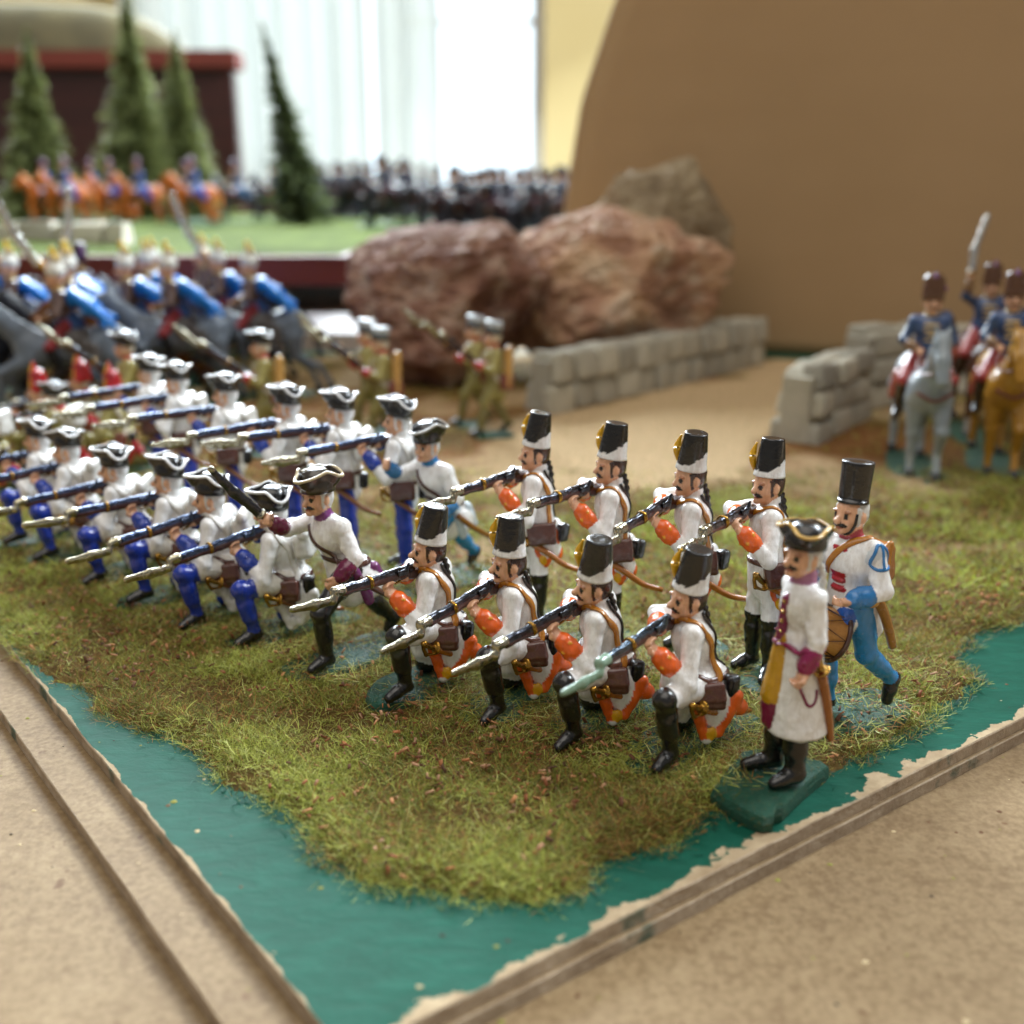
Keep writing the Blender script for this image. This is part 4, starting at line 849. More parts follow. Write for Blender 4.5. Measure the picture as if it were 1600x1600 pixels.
# crumbs and dust on the paint and the table
r_ = np.random.default_rng(77); V = []; F = []; C_ = []
for i in range(420):
    x, y = r_.uniform(-14, 16), r_.uniform(9, 26); p = np.array((x, y)); dl_, dr_ = (p-CORNER)@(-NL), (p-CORNER)@(-NR)
    if sd_poly(p[None], GP)[0] > -.1: continue
    z = 0 if dl_ > .05 and dr_ > .05 else (-.25 if dl_ > -.9 and dr_ > .05 else -.5); sz = .02+.05*r_.random()**3
    c = np.array(lin(('c8b48c', '6a4a30', '8c8a40', '3a3226')[r_.integers(4)])); b = len(V)
    for k in range(5): a = k*1.2566; V.append((x+sz*math.cos(a)*(.6+.6*r_.random()), y+sz*math.sin(a)*(.5+.5*r_.random()), z+.004)); C_.append((*c, 1))
    V.append((x, y, z+sz*.6)); C_.append((*c, 1)); F += [(b+k, b+(k+1) % 5, b+5) for k in range(5)]
tag(link('crumbs', quick_mesh(np.array(V), np.array(F), np.array(C_), 'crumbs'), FLAKE), 'crumbs and bits of flock lying on the paint and the table', 'crumbs', kind='stuff')

# ------------------------------------------------------------------ rocks, walls
def rock(name, c, r, seed, rotz, cols, label, group=None, face=.0, sub=6):
    import bmesh
    bm = bmesh.new(); bmesh.ops.create_icosphere(bm, subdivisions=sub, radius=1); V = np.array([v.co for v in bm.verts]); F = [[v.index for v in f.verts] for f in bm.faces]; bm.free()
    r_ = np.random.default_rng(seed); D = V.copy(); h = np.ones(len(V))*1.15
    for k in range(15):                                              # broken facets
        nn = nrm(r_.normal(size=3)); off = .66+.30*r_.random(); h = np.minimum(h, off/np.maximum(V@nn, 1e-3))
    for k in range(70):                                              # small chips
        nn = nrm(r_.normal(size=3)); off = .90+.16*r_.random(); h = np.minimum(h, np.where(V@nn > .80, off/np.maximum(V@nn, 1e-3), 9))
    S = V*1.7+seed*3.1
    h = h+.22*(N1.fbm(S*.8)-.5)-.16*np.abs(N2.fbm(S*1.3, 3)-.5)*2-.10*np.abs(N3.fbm(S*np.array((2.4, 2.4, 4.5)), 3)-.5)*2+.07*(N1.fbm(S*6, 3)-.5)+.05*(N2.fbm(S*15)-.5)+.06
    P_ = D*h[:, None]*np.array(r)
    t = NT(name+'_stone'); n = t.noise(34, 8, .65, None, .4); n2 = t.noise(75, 7, .7)
    cc = t.ramp(n, [(.32, lin(cols[0])), (.47, lin(cols[1])), (.58, lin(cols[2])), (.70, lin(cols[3]))])
    cc = t.mix(t.ramp(n2, [(.5, (0, 0, 0)), (.66, (.75,)*3)]), cc, lin(cols[4])); t.l(cc, t.b.inputs['Base Color']); t.set(Roughness=.8); t.bump(n2, .8, .004)
    M = np.array(Euler((r_.normal()*.1, r_.normal()*.1, rotz)).to_matrix()); P_ = P_@M.T; P_[:, 2] -= P_[:, 2].min()
    o = link(name, mesh_of(cm(P_), F, smooth=False), t.m); o.location = Vector(c)*U; return tag(o, label, 'rock', group)
rock('rock', (-3.5, 56, -.5), (6.3, 5.0, 4.5), 4, .3, ('5e3c30', '7e5644', '96705a', 'ae907a', 'c0ac9a'), 'dark reddish-brown craggy rock behind the marching men')
rock('rock', (4.9, 57.6, .2), (6.5, 4.5, 4.1), 12, -.25, ('8a6650', 'ae846a', 'caa482', 'dabe9c', 'd4c6b0'), 'larger pinkish-tan craggy rock leaning behind the low stone wall')
rock('rock', (7.6, 60.6, 2.3), (5.8, 3.0, 4.5), 21, .5, ('7c6c54', '9a886c', 'b0a082', 'beb094', 'a09278'), 'grey-tan rock perched at the back against the cardboard sheet')
def mat_stone():
    t = NT('cast_wall_stone'); n = t.noise(60, 6, .6); oi = t.n('ShaderNodeObjectInfo')
    c = t.ramp(n, [(.3, lin('aaa592')), (.7, lin('d2cdbc'))]); c = t.mix(t.ramp(oi.outputs['Random'], [(0, (0, 0, 0)), (1, (.85,)*3)]), c, lin('98958a')); t.l(c, t.b.inputs['Base Color']); t.set(Roughness=.85); t.bump(t.noise(240, 5, .7), .6, .0012); return t.m
STONE = mat_stone()
def stone_mesh(l, w, h, seed):
    r_ = np.random.default_rng(seed); b = min(l, w, h)*.20; V = []
    import bmesh
    bm = bmesh.new(); bmesh.ops.create_cube(bm, size=1)
    for v in bm.verts: v.co = Vector((v.co.x*l*(1+.06*r_.normal()), v.co.y*w*(1+.05*r_.normal()), v.co.z*h*(1+.03*r_.normal())))
    bmesh.ops.bevel(bm, geom=bm.edges[:], offset=b, segments=2, affect='EDGES', profile=.6)
    bmesh.ops.scale(bm, vec=(U, U, U), verts=bm.verts); me = bpy.data.meshes.new('stone'); bm.to_mesh(me); bm.free(); me.materials.append(STONE); me.polygons.foreach_set('use_smooth', np.ones(len(me.polygons), bool)); return me
STM = {}
def stone_wall(path, h, courses, depth, bl, label, seed, cap=False, batter=.25, endlen=0):
    r_ = np.random.default_rng(seed); path = np.array(path, float); d = nrm(path[1]-path[0]); L = np.linalg.norm(path[1]-path[0]); nrml = np.array((-d[1], d[0]))
    a = math.atan2(d[1], d[0]); root = empty('stone_wall', (path[0][0], path[0][1], 0), a); ch = h/courses
    core = prism('wall_core', [(.06, -depth*.30), (L-.1, -depth*.30), (L-.1, depth*.30), (.06, depth*.30)], -.05, h-.30, (STONE, STONE), .05, root, 2.0, seed)
    for c in range(courses):
        x = c*batter; k = 0; rows = [(-depth/2+batter*.5*c*.5, 1), (depth/2-batter*.5*c*.5, 1)]
        while x < L-.3-c*batter*.3:
            l = bl*(.8+.4*r_.random()); l = min(l, L-c*batter*.3-x)
            if l < bl*.35: break
            for yy, _ in rows:
                key = (round(l*2)/2, round(ch, 1), r_.integers(3)); 
                if key not in STM: STM[key] = stone_mesh(key[0]*.985, depth*.42, key[1]*.97, int(r_.integers(999)))
                o = link('stone', STM[key], None, root, Vector((x+l/2, yy*(.60-.05*c)+r_.normal()*.04, ch*(c+.5)+r_.normal()*.05))*U, (-math.copysign(.14, -yy)+r_.normal()*.05, r_.normal()*.05, r_.normal()*.06)); o.scale = (l/key[0]*.93, 1+r_.normal()*.06, .97+r_.normal()*.06)
            x += l
    tag(root, label, 'wall', 'low cast stone walls beside the sandy road'); return root
stone_wall([(1.2, 46.2), (14.0, 60.6)], 2.7, 2, 1.7, 1.6, 'low grey two-course stone wall in front of the rocks', 1)
stone_wall([(10.9, 40.2), (15.2, 46.2)], 3.0, 3, 1.9, 2.2, 'grey three-course stone wall end across the road from the rocks', 2)
stone_wall([(15.4, 47.3), (21.0, 52.6)], 3.6, 3, 1.9, 2.3, 'taller grey stone wall piece behind the grey horse', 3)
stone_wall([(20.6, 51.0), (30.0, 51.5)], 3.4, 3, 1.9, 2.4, 'grey stone wall piece running behind the yellow horse', 4)

# ------------------------------------------------------------------ soldiers in place
GC, GG = 'toy soldier', None
HD = 222
def put(*a, **k): return spawn(*a, **k)
kn = [(-1.75, 19.15, 'kneeling grenadier in black shako, first of his row, beside the officer with the raised sword'), (-.02, 18.45, 'kneeling grenadier in black shako, second in his row after the sword officer'),
      (1.45, 17.5, 'kneeling grenadier in black shako, third in his row, orange cuffs and brown bag'), (2.95, 16.75, 'kneeling grenadier in black shako with greenish worn bayonet, beside the long-coated officer')]
P4 = dict(GREN, steel='7f9c88', barrel='4c5a68m')
for i, (x, y, lab) in enumerate(kn):
    put('toy_soldier', GRK, P4 if i == 3 else GREN, 'g4' if i == 3 else 'g', (x+.20, y+.14, .20), HD+(0, 2, -1, 1)[i], lab, GC, 'kneeling grenadiers in white coats')
sg = [(.5, 22.15, 'standing grenadier aiming musket, first of the standing shako row beside the light blue breeches'), (2.0, 21.1, 'standing grenadier aiming musket, second in the standing shako row'),
      (3.75, 20.45, 'standing grenadier aiming musket, third in the standing shako row, yellow plume showing'), (5.0, 19.45, 'standing grenadier in tall black boots aiming musket, last of his row behind the officer')]
for i, (x, y, lab) in enumerate(sg): put('toy_soldier', GRS, GREN, 'g', (x, y, .20), HD+(-2, 0, 4, 6)[i], lab, GC, 'standing grenadiers in white coats')
put('toy_officer', OFK, OFP, 'of', (4.46, 15.35, .31), 192, 'officer in long white coat with magenta cuffs and gold-trimmed tricorne on a green base', 'toy soldier', None)
put('toy_drummer', DRK, DRP, 'dr', (6.10, 17.75, .20), 206, 'drummer in tall black shako and light blue breeches striding with a drum', 'toy soldier', None)
put('toy_officer', LUK, LUP, 'lu', (-3.4, 20.5, .18), 222, 'officer in tricorne and black boots lunging with a raised dark sabre', 'toy soldier', None)
put('toy_soldier', LUK, LHP, 'lh', (-1.7, 24.9, .18), 226, 'tricorne soldier with light blue breeches and collar striding behind the kneeling grenadiers', 'toy soldier', None, skip=('sabre',))
kb_ = [(-5.2, 21.8), (-6.8, 22.8), (-8.3, 24.0), (-10.0, 25.6), (-11.85, 27.1), (-13.2, 28.3)]
ordn = ['next to the officer with the raised sabre', 'second from the officer with the raised sabre', 'third from the officer with the raised sabre', 'fourth from the officer with the raised sabre', 'fifth from the officer with the raised sabre', 'sixth from the officer with the raised sabre']
for i, (x, y) in enumerate(kb_): put('toy_soldier', BLK, BLUE, 'b', (x+.26, y+.16, .18), 215+(0, 3, -2, 2, 0, 1)[i], 'kneeling tricorne musketeer in blue breeches, '+ordn[i], GC, 'kneeling musketeers in blue breeches')
pass
sbp = [(-2.75, 25.6), (-4.3, 26.6), (-5.95, 27.6), (-7.95, 29.2), (-9.75, 31.1), (-11.3, 33.1)]
ordn = ['beside the light blue breeches soldier', 'second from the light blue breeches soldier', 'third from the light blue breeches soldier', 'fourth from the light blue breeches soldier', 'fifth from the light blue breeches soldier', 'sixth from the light blue breeches soldier']
for i, (x, y) in enumerate(sbp): put('toy_soldier', BLS, BLUE, 'b', (x, y, .18), 212+(4, -4, 1, -2, 2, 0)[i], 'standing tricorne musketeer aiming, '+ordn[i], GC, 'standing musketeers in blue breeches')
MT, MC = march_kit('tri'), march_kit('cap')
for (x, y, hd, kit, lab) in [(-5.75, 42.2, 196, MC, 'olive-coated marcher in black cap, rear man of the pair near the grey horse'), (-4.9, 40.3, 196, MC, 'olive-coated marcher in black cap, front man of the pair near the grey horse'),
                             (-1.6, 43.6, 196, MC, 'olive-coated marcher in black cap, rear man of the pair before the rocks'), (-.75, 41.6, 196, MC, 'olive-coated marcher in black cap, front man of the pair before the rocks'),
                             (-9.0, 38.6, 196, MT, 'olive-coated marcher in tricorne below the blue capes'), (-14.1, 38.6, 205, MT, 'olive-coated tricorne soldier behind the first rank of muskets')]:
    put('toy_soldier', kit, OLIVE, 'o', (x, y, .18), hd, lab, GC, 'marching soldiers in olive coats')
mk = [k for k in kneel_kit(False, MUS_F) if k[0] not in ('tricorne_hat', 'hat_trim', 'musket', 'gun_lock', 'barrel_band', 'bayonet', 'knapsack')]; mk.append(('mitre_cap', MITRE, None, hatM(KNEEL, .03))); musket_kit(mk, KM, MUS_F)
for (x, y, lab) in [(-16.2, 36.4, 'kneeling soldier in tall red mitre cap, olive coat'), (-15.6, 38.4, 'kneeling soldier in red mitre cap behind another mitre cap'), (-13.6, 36.0, 'kneeling soldier in red mitre cap beside a tricorne')]:
    put('toy_soldier', mk, OLMITRE, 'om', (x, y, .18), 212, lab, GC, 'kneeling soldiers in olive coats')
for (x, y, lab) in [(-15.0, 34.9, 'kneeling tricorne soldier in olive coat among the red mitre caps'), (-16.6, 33.2, 'kneeling tricorne soldier in olive coat at the end of the second rank')]:
    put('toy_soldier', BLK, OLIVE, 'o', (x, y, .18), 212, lab, GC, 'kneeling soldiers in olive coats')
cv = [(-18.2, 43.6, 200, K_CUIR, CUI, 'c1', 'blue-caped rider with raised sabre on dark grey horse, foremost of the charge'), (-19.6, 47.6, 205, K_CUI, CUI2, 'c2', 'blue-caped rider in white fur cap on a black horse'), (-20.8, 51.0, 203, K_CUIB, CUI, 'c1', 'blue-caped rider with raised sabre behind a black horse'),
      (-12.2, 50.2, 196, K_CUI, CUI, 'c1', 'blue-caped rider on dark grey horse nearest the red platform edge'), (-14.6, 53.6, 200, K_CUIR, CUI2, 'c2', 'blue-caped rider on black horse with sabre held up ahead'), (-16.2, 56.2, 204, K_CUI, CUI3, 'c3', 'blue-caped rider in white cap on a brown horse'),
      (-22.0, 55.0, 200, K_HUS, HUSD, 'hd', 'dark-coated rider on black horse among the blue capes'), (-24.6, 46.0, 205, K_CUI, CUI2, 'c2', 'blue-caped rider on black horse on the outer flank')]
cv += [(-22.6, 48.6, 204, K_CUIR, CUI, 'c1', 'blue-caped rider with raised sabre on grey horse between two black horses'), (-17.0, 48.2, 202, K_CUI, CUI3, 'c3', 'blue-caped rider on brown horse in the second line'), (-15.0, 47.4, 206, K_CUI, CUI, 'c1', 'blue-caped rider on grey horse behind the olive tricorne marcher'),
       (-18.2, 53.6, 198, K_CUI, CUI2, 'c2', 'blue-caped rider on black horse in the third line'), (-25.0, 51.4, 203, K_CUI, CUI3, 'c3', 'blue-caped rider on brown horse at the outer rear of the charge'), (-19.0, 57.2, 200, K_CUI, CUI, 'c1', 'blue-caped rider on grey horse tight under the platform edge')]
for x, y, hd, kit, pl, key, lab in cv: put('toy_horseman', kit, pl, key, (x, y, .18), hd, lab, 'toy horseman', 'charging horsemen in blue capes', scale=.026)
for x, y, hd, kit, pl, key, lab in [(14.25, 36.2, 262, K_HUS, HUS, 'h1', 'hussar in brown busby on a pale grey horse by the stone wall'), (17.2, 36.6, 255, K_HUS, HUS2, 'h2', 'hussar in brown busby on a yellow-tan horse'), (18.6, 42.2, 262, K_HUSR, HUS3, 'h3', 'hussar holding a long sabre upright on a dark brown horse')]:
    put('toy_horseman', kit, pl, key, (x, y, .18), hd, lab, 'toy horseman', 'hussars beside the stone wall', scale=.0255)

# loose fibres lying over the figure bases
pts = []
for o in list(col.objects):
    if o.parent is None and o.get('group') and o['category'] == 'toy soldier' and o.location.y < .30 or o.name.startswith(('toy_officer', 'toy_drummer')) and o.parent is None:
        a = rng.random(1000)*6.283; r_ = .25+1.15*np.sqrt(rng.random(1000)); pts.append(np.c_[o.location.x/U+r_*np.cos(a), o.location.y/U+r_*np.sin(a), np.full(1000, o.location.z/U+.004)])
pts = np.concatenate(pts); pts = pts[sd_poly(pts[:, :2], GP) > .1]; n = len(pts)
V, F, C_ = fibres(pts[:, :2], pts[:, 2], .15+.3*rng.random(n), .010+.010*rng.random(n), pal[rng.integers(0, 7, n)]*(.7+.5*rng.random(n))[:, None], 15, (1.2, 1.6))
tag(link('loose_grass_fibres', quick_mesh(V, F, C_, 'loose'), FIB), 'loose grass fibres strewn over the green figure bases', 'grass', kind='stuff')

# ------------------------------------------------------------------ the second display behind
def mat_wood(name, a, b, rough=.35):
    t = NT(name); mp = t.n('ShaderNodeMapping'); mp.inputs['Scale'].default_value = (.2, 1, 3); t.l(t.coord(), mp.inputs[0]); n = t.noise(12, 6, .6, mp.outputs[0], 1.5)
    t.l(t.ramp(n, [(.3, lin(a)), (.7, lin(b))]), t.b.inputs['Base Color']); t.set(Roughness=rough); return t.m
MAHOG, DARKW = mat_wood('mahogany', '5c2014', '702a1c', .65), mat_wood('dark_mahogany', '2c1414', '3c1c18')
def _dull(m): m.node_tree.nodes['Principled BSDF'].inputs['Specular IOR Level'].default_value = .05; return m
TURF = _dull(mat_simple('green_turf', lin('3c481c'), lin('5c6a30'), 30, .95, .8, .003))
plat = empty('display_platform', (0, 0, 0))
prism('shelf_board', [(-120, 59), (-9, 59), (-9, 150), (-120, 150)], 4.6, 6.15, (MAHOG, MAHOG), 0, plat, 20)
me_t = []; hx = np.linspace(-119, -9.6, 90); hy = 60+88*np.linspace(0, 1, 70); HX, HY = np.meshgrid(hx, hy, indexing='ij'); q = np.c_[HX.ravel(), HY.ravel()]
hz = 6.2+.9*np.clip(N1.fbm(np.c_[q*.10, np.zeros(len(q))])-.35, 0, 1)+.1*N2(np.c_[q*.6, np.zeros(len(q))]); hz[(q[:, 0] > -9.7) | (q[:, 1] < 60.1)] = 6.16
ii = np.arange(90*70).reshape(90, 70); link('turf', mesh_of(cm(np.c_[q, hz]), np.stack([ii[:-1, :-1], ii[1:, :-1], ii[1:, 1:], ii[:-1, 1:]], -1).reshape(-1, 4)), TURF, plat)
for x in (-112, -40): prism('support', [(x, 66), (x+4, 66), (x+4, 140), (x, 140)], -.5, 4.6, (DARKW, DARKW), 0, plat, 30)
tag(plat, 'raised red-brown wooden platform covered with green turf', 'platform')
tag(prism('paper_sheet', [(-16, 68), (-6, 67), (-5, 78), (-15, 79)], -.5, .9, (mat_simple('white_card', (.75, .75, .75), (.8, .8, .8), 4, .7, .05),)*2, 0, None, 5), 'plain white card block lying under the platform edge', 'card block')
wl = [(-50, 68.5), (-26, 68.5)]
stone_wall([(-52, 69.5), (-24, 68.5)], 1.5, 1, 1.2, 2.6, 'long low grey stone wall on the green platform', 7).location.z = 6.2*U
for x, y, hd, kit, pl, key, lab in [(-45.5, 112, 200, K_HUS, HUSO, 'ho', 'hussar on orange-chestnut horse, left of the trees\' foot'), (-47, 124, 196, K_HUS, HUSO, 'ho', 'hussar on chestnut horse behind the first chestnut rider'), (-38, 112, 202, K_HUS, HUSO, 'ho', 'hussar on orange-chestnut horse with bright blue saddle cloth before two trees'),
                                    (-36.5, 124, 200, K_HUS, HUSO, 'ho', 'hussar on chestnut horse under the tallest tree'), (-33.2, 114, 204, K_HUS, HUSO, 'ho', 'hussar on chestnut horse next to a black horse'), (-29.5, 118, 210, K_HUS, HUSD, 'hd', 'hussar in dark blue on black horse beside the dark fir'), (-54.5, 108, 215, K_HUS, HUSD, 'hd', 'hussar in dark blue on the far flank beyond the fir'),
                                    (-42, 116, 205, K_HUS, HUSO, 'ho', 'hussar on chestnut horse squeezed between two orange-chestnut riders'), (-31.5, 109, 203, K_HUS, HUSO, 'ho', 'hussar on orange-chestnut horse in front of the black horse'), (-27.2, 125, 203, K_HUS, HUSD, 'hd', 'hussar in dark blue on black horse behind the dark fir'), (-50, 118, 206, K_HUS, HUSO, 'ho', 'hussar on chestnut horse beside the lone fir')]:
    put('toy_horseman', kit, pl, key, (x, y, 6.5), hd, lab, 'toy horseman', 'horsemen on the green platform')
ftab = prism('rear_table', [(-8.6, 92), (60, 92), (60, 190), (-8.6, 190)], 3.5, 5.2, (DARKW, DARKW), 0, None, 20); tag(ftab, 'dark wooden table behind the rocks carrying massed horsemen', 'table')
rmass = np.random.default_rng(31); cnt = 0
HUSM = dict(HUSD, horse='24262e', muzzle='1c1c22', mane='16161a', sock='24262e', cloth='2c1a22', coat='14162a', sleeve='14162a', skirt='14162a', pelisse='181a30', thigh='2c161c', knee='2c161c', hat='14141c', bag='2c1820', lace='3c3430', furtrim='1c1614', cuff='2c2420', collar='4c4030')
for row, Y in enumerate((100, 107, 115, 124, 134, 145)):
    for x in np.arange(-27, 11, 1.9):
        xx = x+rmass.normal()*.5+row*1.1; yy = Y+rmass.normal()*1.2
        if -10.5 < xx < -6.9: continue
        z = 6.5 if xx < -9 else 5.4
        if yy*.035+xx > 12 or (xx < -13 and yy < 120): continue
        put('toy_horseman', K_HUS, HUSM, 'hm', (xx, yy, z), 200+rmass.normal()*6, 'dark-coated horseman in the massed ranks behind the rocks', 'toy horseman', 'massed dark horsemen behind the rocks'); cnt += 1

def fir(name, c, h, rad, seed, cols, label, n=7000, lean=.6, gap=.5):
    r_ = np.random.default_rng(seed); root = empty(name, c); tv = tube(np.array([(0, 0, 0), (.1+lean*.4, 0, h*.5), (lean, .05, h*.98)]), np.array([h*.022, h*.014, .05]), 't', 8)
    link('trunk', mesh_of(cm(tv[0]), tv[1]), mat_simple('fir_bark', lin('3a2a1c'), lin('5a4430'), 60, .9), root)
    u = r_.random(n)**.62; zz = h*(1-u)*.97+.25; layer = 1.08-gap+gap*np.abs(np.sin(zz/h*46+r_.random()*3+.5*np.sin(zz))); az = r_.random(n)*6.283; lob = 1+.18*np.sin(az*3+zz*1.3)
    Rr = rad*u*layer*lob*(.55+.5*r_.random(n))+.1; st = r_.random(n)*.5
    a = np.c_[Rr*st*np.cos(az), Rr*st*np.sin(az), zz]; d = np.c_[np.cos(az+r_.normal(size=n)*.35), np.sin(az+r_.normal(size=n)*.35), -.25+r_.normal(size=n)*.28]; L = Rr*(1-st)
    b = a+d*L[:, None]; w = np.cross(d, np.c_[r_.normal(size=(n, 3))]); w /= np.linalg.norm(w, axis=1)[:, None]; w *= (.10+.14*r_.random(n))[:, None]
    V = np.stack([a-w, a+w, b+w*.35, b-w*.35], 1).reshape(-1, 3); V[:, 0] += lean*(V[:, 2]/h)**1.3; F = np.arange(n*4).reshape(n, 4); C_ = np.repeat(np.c_[np.array([lin(x) for x in cols])[r_.integers(len(cols), size=n)]*(.7+.6*r_.random(n))[:, None], np.ones(n)], 4, 0)
    link('crown', quick_mesh(V, F, C_, 'crown'), FIB, root); return tag(root, label, 'tree', 'model fir trees on the green platform')
GR1 = ('5c6438', '747c4a', '8a925c', '444c2c')
fir('fir_tree', (-21.3, 112, 6.4), 19.5, 3.5, 1, ('3a4428', '4c5834', '626e44', '2a321f'), 'dark narrow fir tree leaning against the bright window', 3600, -3.2, .8)
fir('fir_tree', (-55.5, 130, 6.4), 21.5, 5.0, 2, GR1, 'lone green fir tree standing alone in front of the dark wooden panel')
fir('fir_tree', (-44.5, 132, 6.4), 26.5, 5.8, 3, GR1, 'tallest green fir tree, rising above the wooden panel rail', 9000)
fir('fir_tree', (-40.5, 136, 6.4), 22.0, 5.4, 4, GR1, 'green fir tree overlapping the tallest fir')

# ------------------------------------------------------------------ cardboard, room
t = NT('brown_cardboard'); mp = t.n('ShaderNodeMapping'); mp.inputs['Scale'].default_value = (1, 1, 5); t.l(t.coord(), mp.inputs[0]); n_ = t.noise(9, 4, .5, mp.outputs[0]); n2 = t.noise(6, 4)
t.l(t.mix(.5, t.ramp(n_, [(.35, lin('a98a62')), (.65, lin('ad8e66'))]), t.ramp(n2, [(.3, lin('a0825a')), (.7, lin('b4946c'))])), t.b.inputs['Base Color']); t.set(Roughness=.7); t.bump(n_, .15, .0012); CARD = t.m
edge = [(0, 2.3), (5, 2.8), (9.5, 3.4), (14.8, 4.2), (20.2, 6.0), (26, 9.0), (32, 13.5), (38, 20.5), (43, 30), (46, 42), (47, 60)]
ez = np.array([e[0] for e in edge]); ex = np.array([e[1] for e in edge])
def cardY(x): return 69.5-.0068*(x+6)**2-.12*(x+6)*.5
zs = np.linspace(0, 46.8, 60); V = []; F = []; nxx = 40
for side in (0, .35):
    for z in zs:
        xl = np.interp(z, ez, ex)
        for u in np.linspace(0, 1, nxx):
            x = xl+(62-xl)*u; V.append((x, cardY(x)+side+.5*math.sin(z*.12), z+.001))
m = len(zs)*nxx
for i in range(len(zs)-1):
    for j in range(nxx-1):
        a = i*nxx+j; F.append((a, a+1, a+nxx+1, a+nxx)); F.append((m+a, m+a+nxx, m+a+nxx+1, m+a+1))
    F.append((i*nxx, (i+1)*nxx, m+(i+1)*nxx, m+i*nxx)); F.append((i*nxx+nxx-1, m+i*nxx+nxx-1, m+(i+1)*nxx+nxx-1, (i+1)*nxx+nxx-1))
F += [tuple((j, m+j, m+j+1, j+1)) for j in range(nxx-1)]; k = (len(zs)-1)*nxx; F += [(k+j, k+j+1, m+k+j+1, m+k+j) for j in range(nxx-1)]
tag(link('cardboard_sheet', mesh_of(cm(V), F), CARD), 'large curved brown cardboard sheet standing behind the diorama', 'cardboard')

def boxm(name, x0, x1, y0, y1, z0, z1, mat, parent=None, bev=0):
    import bmesh
    bm = bmesh.new(); bmesh.ops.create_cube(bm, size=1)
    for v in bm.verts: v.co = Vector(((x0+x1)/2+v.co.x*(x1-x0), (y0+y1)/2+v.co.y*(y1-y0), (z0+z1)/2+v.co.z*(z1-z0)))*U
    if bev: bmesh.ops.bevel(bm, geom=bm.edges[:], offset=bev*U, segments=2, affect='EDGES')
    me = bpy.data.meshes.new(name); bm.to_mesh(me); bm.free(); return link(name, me, mat, parent)
WALL = mat_simple('cream_wall_paint', lin('cbb57c'), lin('d3bf88'), 2, .8, .05)
WFR = mat_simple('white_window_frame', (.78, .78, .76), (.82, .82, .8), 5, .5, .05)
WX0, WX1, WZ0, WZ1 = -100, 8.5, 9, 130
wr = boxm('wall_left', -260, WX0, 300, 315, -80, 240, WALL); tag(wr, kind='structure')
tag(boxm('wall_right', WX1, 260, 300, 315, -80, 240, WALL), kind='structure'); tag(boxm('wall_below_window', WX0, WX1, 300, 315, -80, WZ0, DARKW), kind='structure'); tag(boxm('wall_above_window', WX0, WX1, 300, 315, WZ1, 240, WALL), kind='structure')
win = empty('window', (0, 0, 0)); FW = 3.0
boxm('frame', WX0, WX0+FW, 304, 309, WZ0, WZ1, WFR, win); boxm('frame', WX1-FW, WX1, 304, 309, WZ0, WZ1, WFR, win); boxm('frame', WX0+FW, WX1-FW, 304, 309, WZ0, WZ0+FW, WFR, win); boxm('frame', WX0+FW, WX1-FW, 304, 309, WZ1-FW, WZ1, WFR, win)
boxm('mullion', -32, -29.5, 304.5, 308.5, WZ0+FW, WZ1-FW, WFR, win); boxm('glazing_bar', -29.5, WX1-FW, 305, 308, 52, 53.5, WFR, win)
t = NT('window_glass'); t.set(Roughness=.02, IOR=1.05); t.b.inputs['Transmission Weight'].default_value = 1.0; GLASS = t.m
boxm('pane', WX0+FW, -32, 306, 306.4, WZ0+FW, WZ1-FW, GLASS, win); boxm('pane', -29.5, WX1-FW, 306, 306.4, WZ0+FW, WZ1-FW, GLASS, win)
tag(win, 'tall bright window with white frame behind the sheer curtain', 'window')
t = NT('sheer_curtain'); tr = t.n('ShaderNodeBsdfTranslucent'); tr.inputs[0].default_value = (.86, .86, .80, 1); tp = t.n('ShaderNodeBsdfTransparent'); t.b.inputs['Base Color'].default_value = (.82, .82, .78, 1); t.set(Roughness=.9)
m1 = t.n('ShaderNodeMixShader'); m1.inputs[0].default_value = .75; t.l(t.b.outputs[0], m1.inputs[1]); t.l(tr.outputs[0], m1.inputs[2]); m2 = t.n('ShaderNodeMixShader'); m2.inputs[0].default_value = .25; t.l(m1.outputs[0], m2.inputs[1]); t.l(tp.outputs[0], m2.inputs[2]); t.l(m2.outputs[0], t.out.inputs[0]); SHEER = t.m
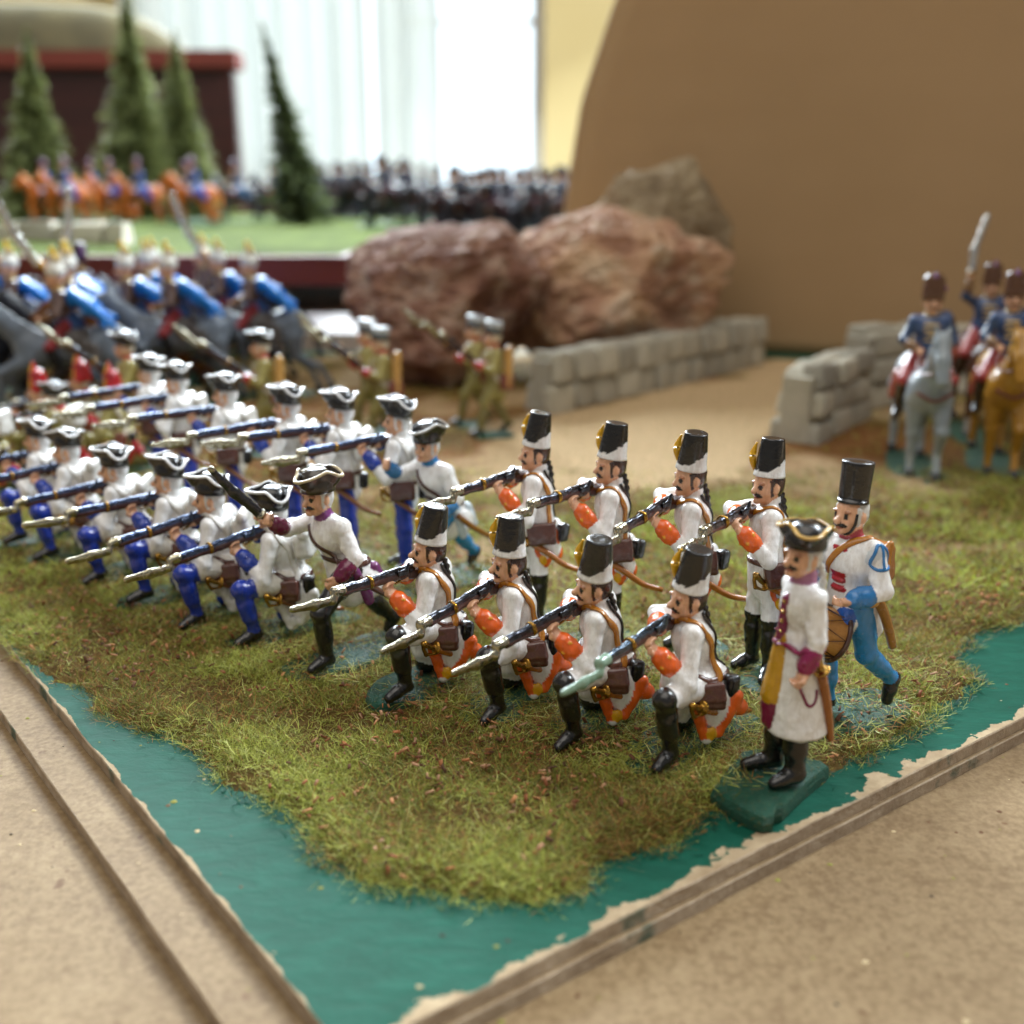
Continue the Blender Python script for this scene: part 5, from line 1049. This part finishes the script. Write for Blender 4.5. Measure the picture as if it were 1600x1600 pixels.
def curtain(x0, x1, Y, label, ph):
    xs = np.linspace(x0, x1, 160); V = []; F = []
    for s in (0, .15):
        for x in xs:
            y = Y+1.3*math.sin(x*.9+ph)+.8*math.sin(x*.37+1)+s; V += [(x, y, 10), (x, y*1.0+.6*math.sin(x*.9+ph), 135)]
    m = 320
    for i in range(159): F += [(2*i, 2*i+2, 2*i+3, 2*i+1), (m+2*i, m+2*i+1, m+2*i+3, m+2*i+2)]
    F += [(0, 1, m+1, m), (318, m+318, m+319, 319)]
    return tag(link('sheer_curtain', mesh_of(cm(V), F), SHEER), label, 'curtain', 'sheer window curtains')
curtain(-100, -37, 294, 'white sheer curtain hanging before the fir side of the window', 0); curtain(-36, -18.5, 296, 'narrow white sheer curtain drawn back beside the bare pane', 2)
t = NT('daylight_sky'); em = t.n('ShaderNodeEmission'); em.inputs[0].default_value = (.72, .87, .97, 1); em.inputs[1].default_value = 2.2; t.l(em.outputs[0], t.out.inputs[0])
tag(boxm('sky', -420, 330, 520, 521, -150, 420, t.m), kind='structure')
cab = empty('wooden_panel', (-47, 170, 0))
def cb(name, x0, x1, y0, y1, z0, z1, mat, parent=None, bev=.3):
    o = boxm(name, x0+47, x1+47, y0-170, y1-170, z0, z1, mat, parent or cab, bev); return o
cb('panel', -150, -41.8, 170, 173, -70, 27.0, DARKW); cb('top_rail', -151, -40.8, 168.6, 174, 27.0, 29.6, MAHOG)
for x in (-146, -45.5): cb('foot', x, x+3.5, 166, 170, -70, -60, DARKW)
tag(cab, 'dark mahogany upright wooden panel with reddish top rail beside the window', 'panel')
OLV = mat_simple('olive_fabric', lin('4c4630'), lin('645c3e'), 20, .95, .3, .002)
arm = empty('armchair', (-81, 190, -70))
def cushion(name, c, h, pw):
    import bmesh
    bm = bmesh.new(); bmesh.ops.create_uvsphere(bm, u_segments=48, v_segments=32, radius=1); V = np.array([v.co for v in bm.verts]); F = [[v.index for v in f.verts] for f in bm.faces]; bm.free()
    return link(name, mesh_of(cm(np.sign(V)*np.abs(V)**pw*np.array(h)+np.array(c)), F), OLV, arm)
cushion('backrest', (0, 0, 75), (33, 9, 34), .62); cushion('seat', (0, 32, 38), (27, 28, 12), .5); cushion('armrest', (-24, 26, 45), (8, 32, 22), .5); cushion('armrest', (24, 26, 45), (8, 32, 22), .5)
for x in (-26, 26):
    for y in (0, 52): o = boxm('leg', x-2, x+2, y-2, y+2, 0, 30, DARKW, arm)
tag(arm, 'olive upholstered armchair with rounded back behind the dark wooden panel', 'armchair')
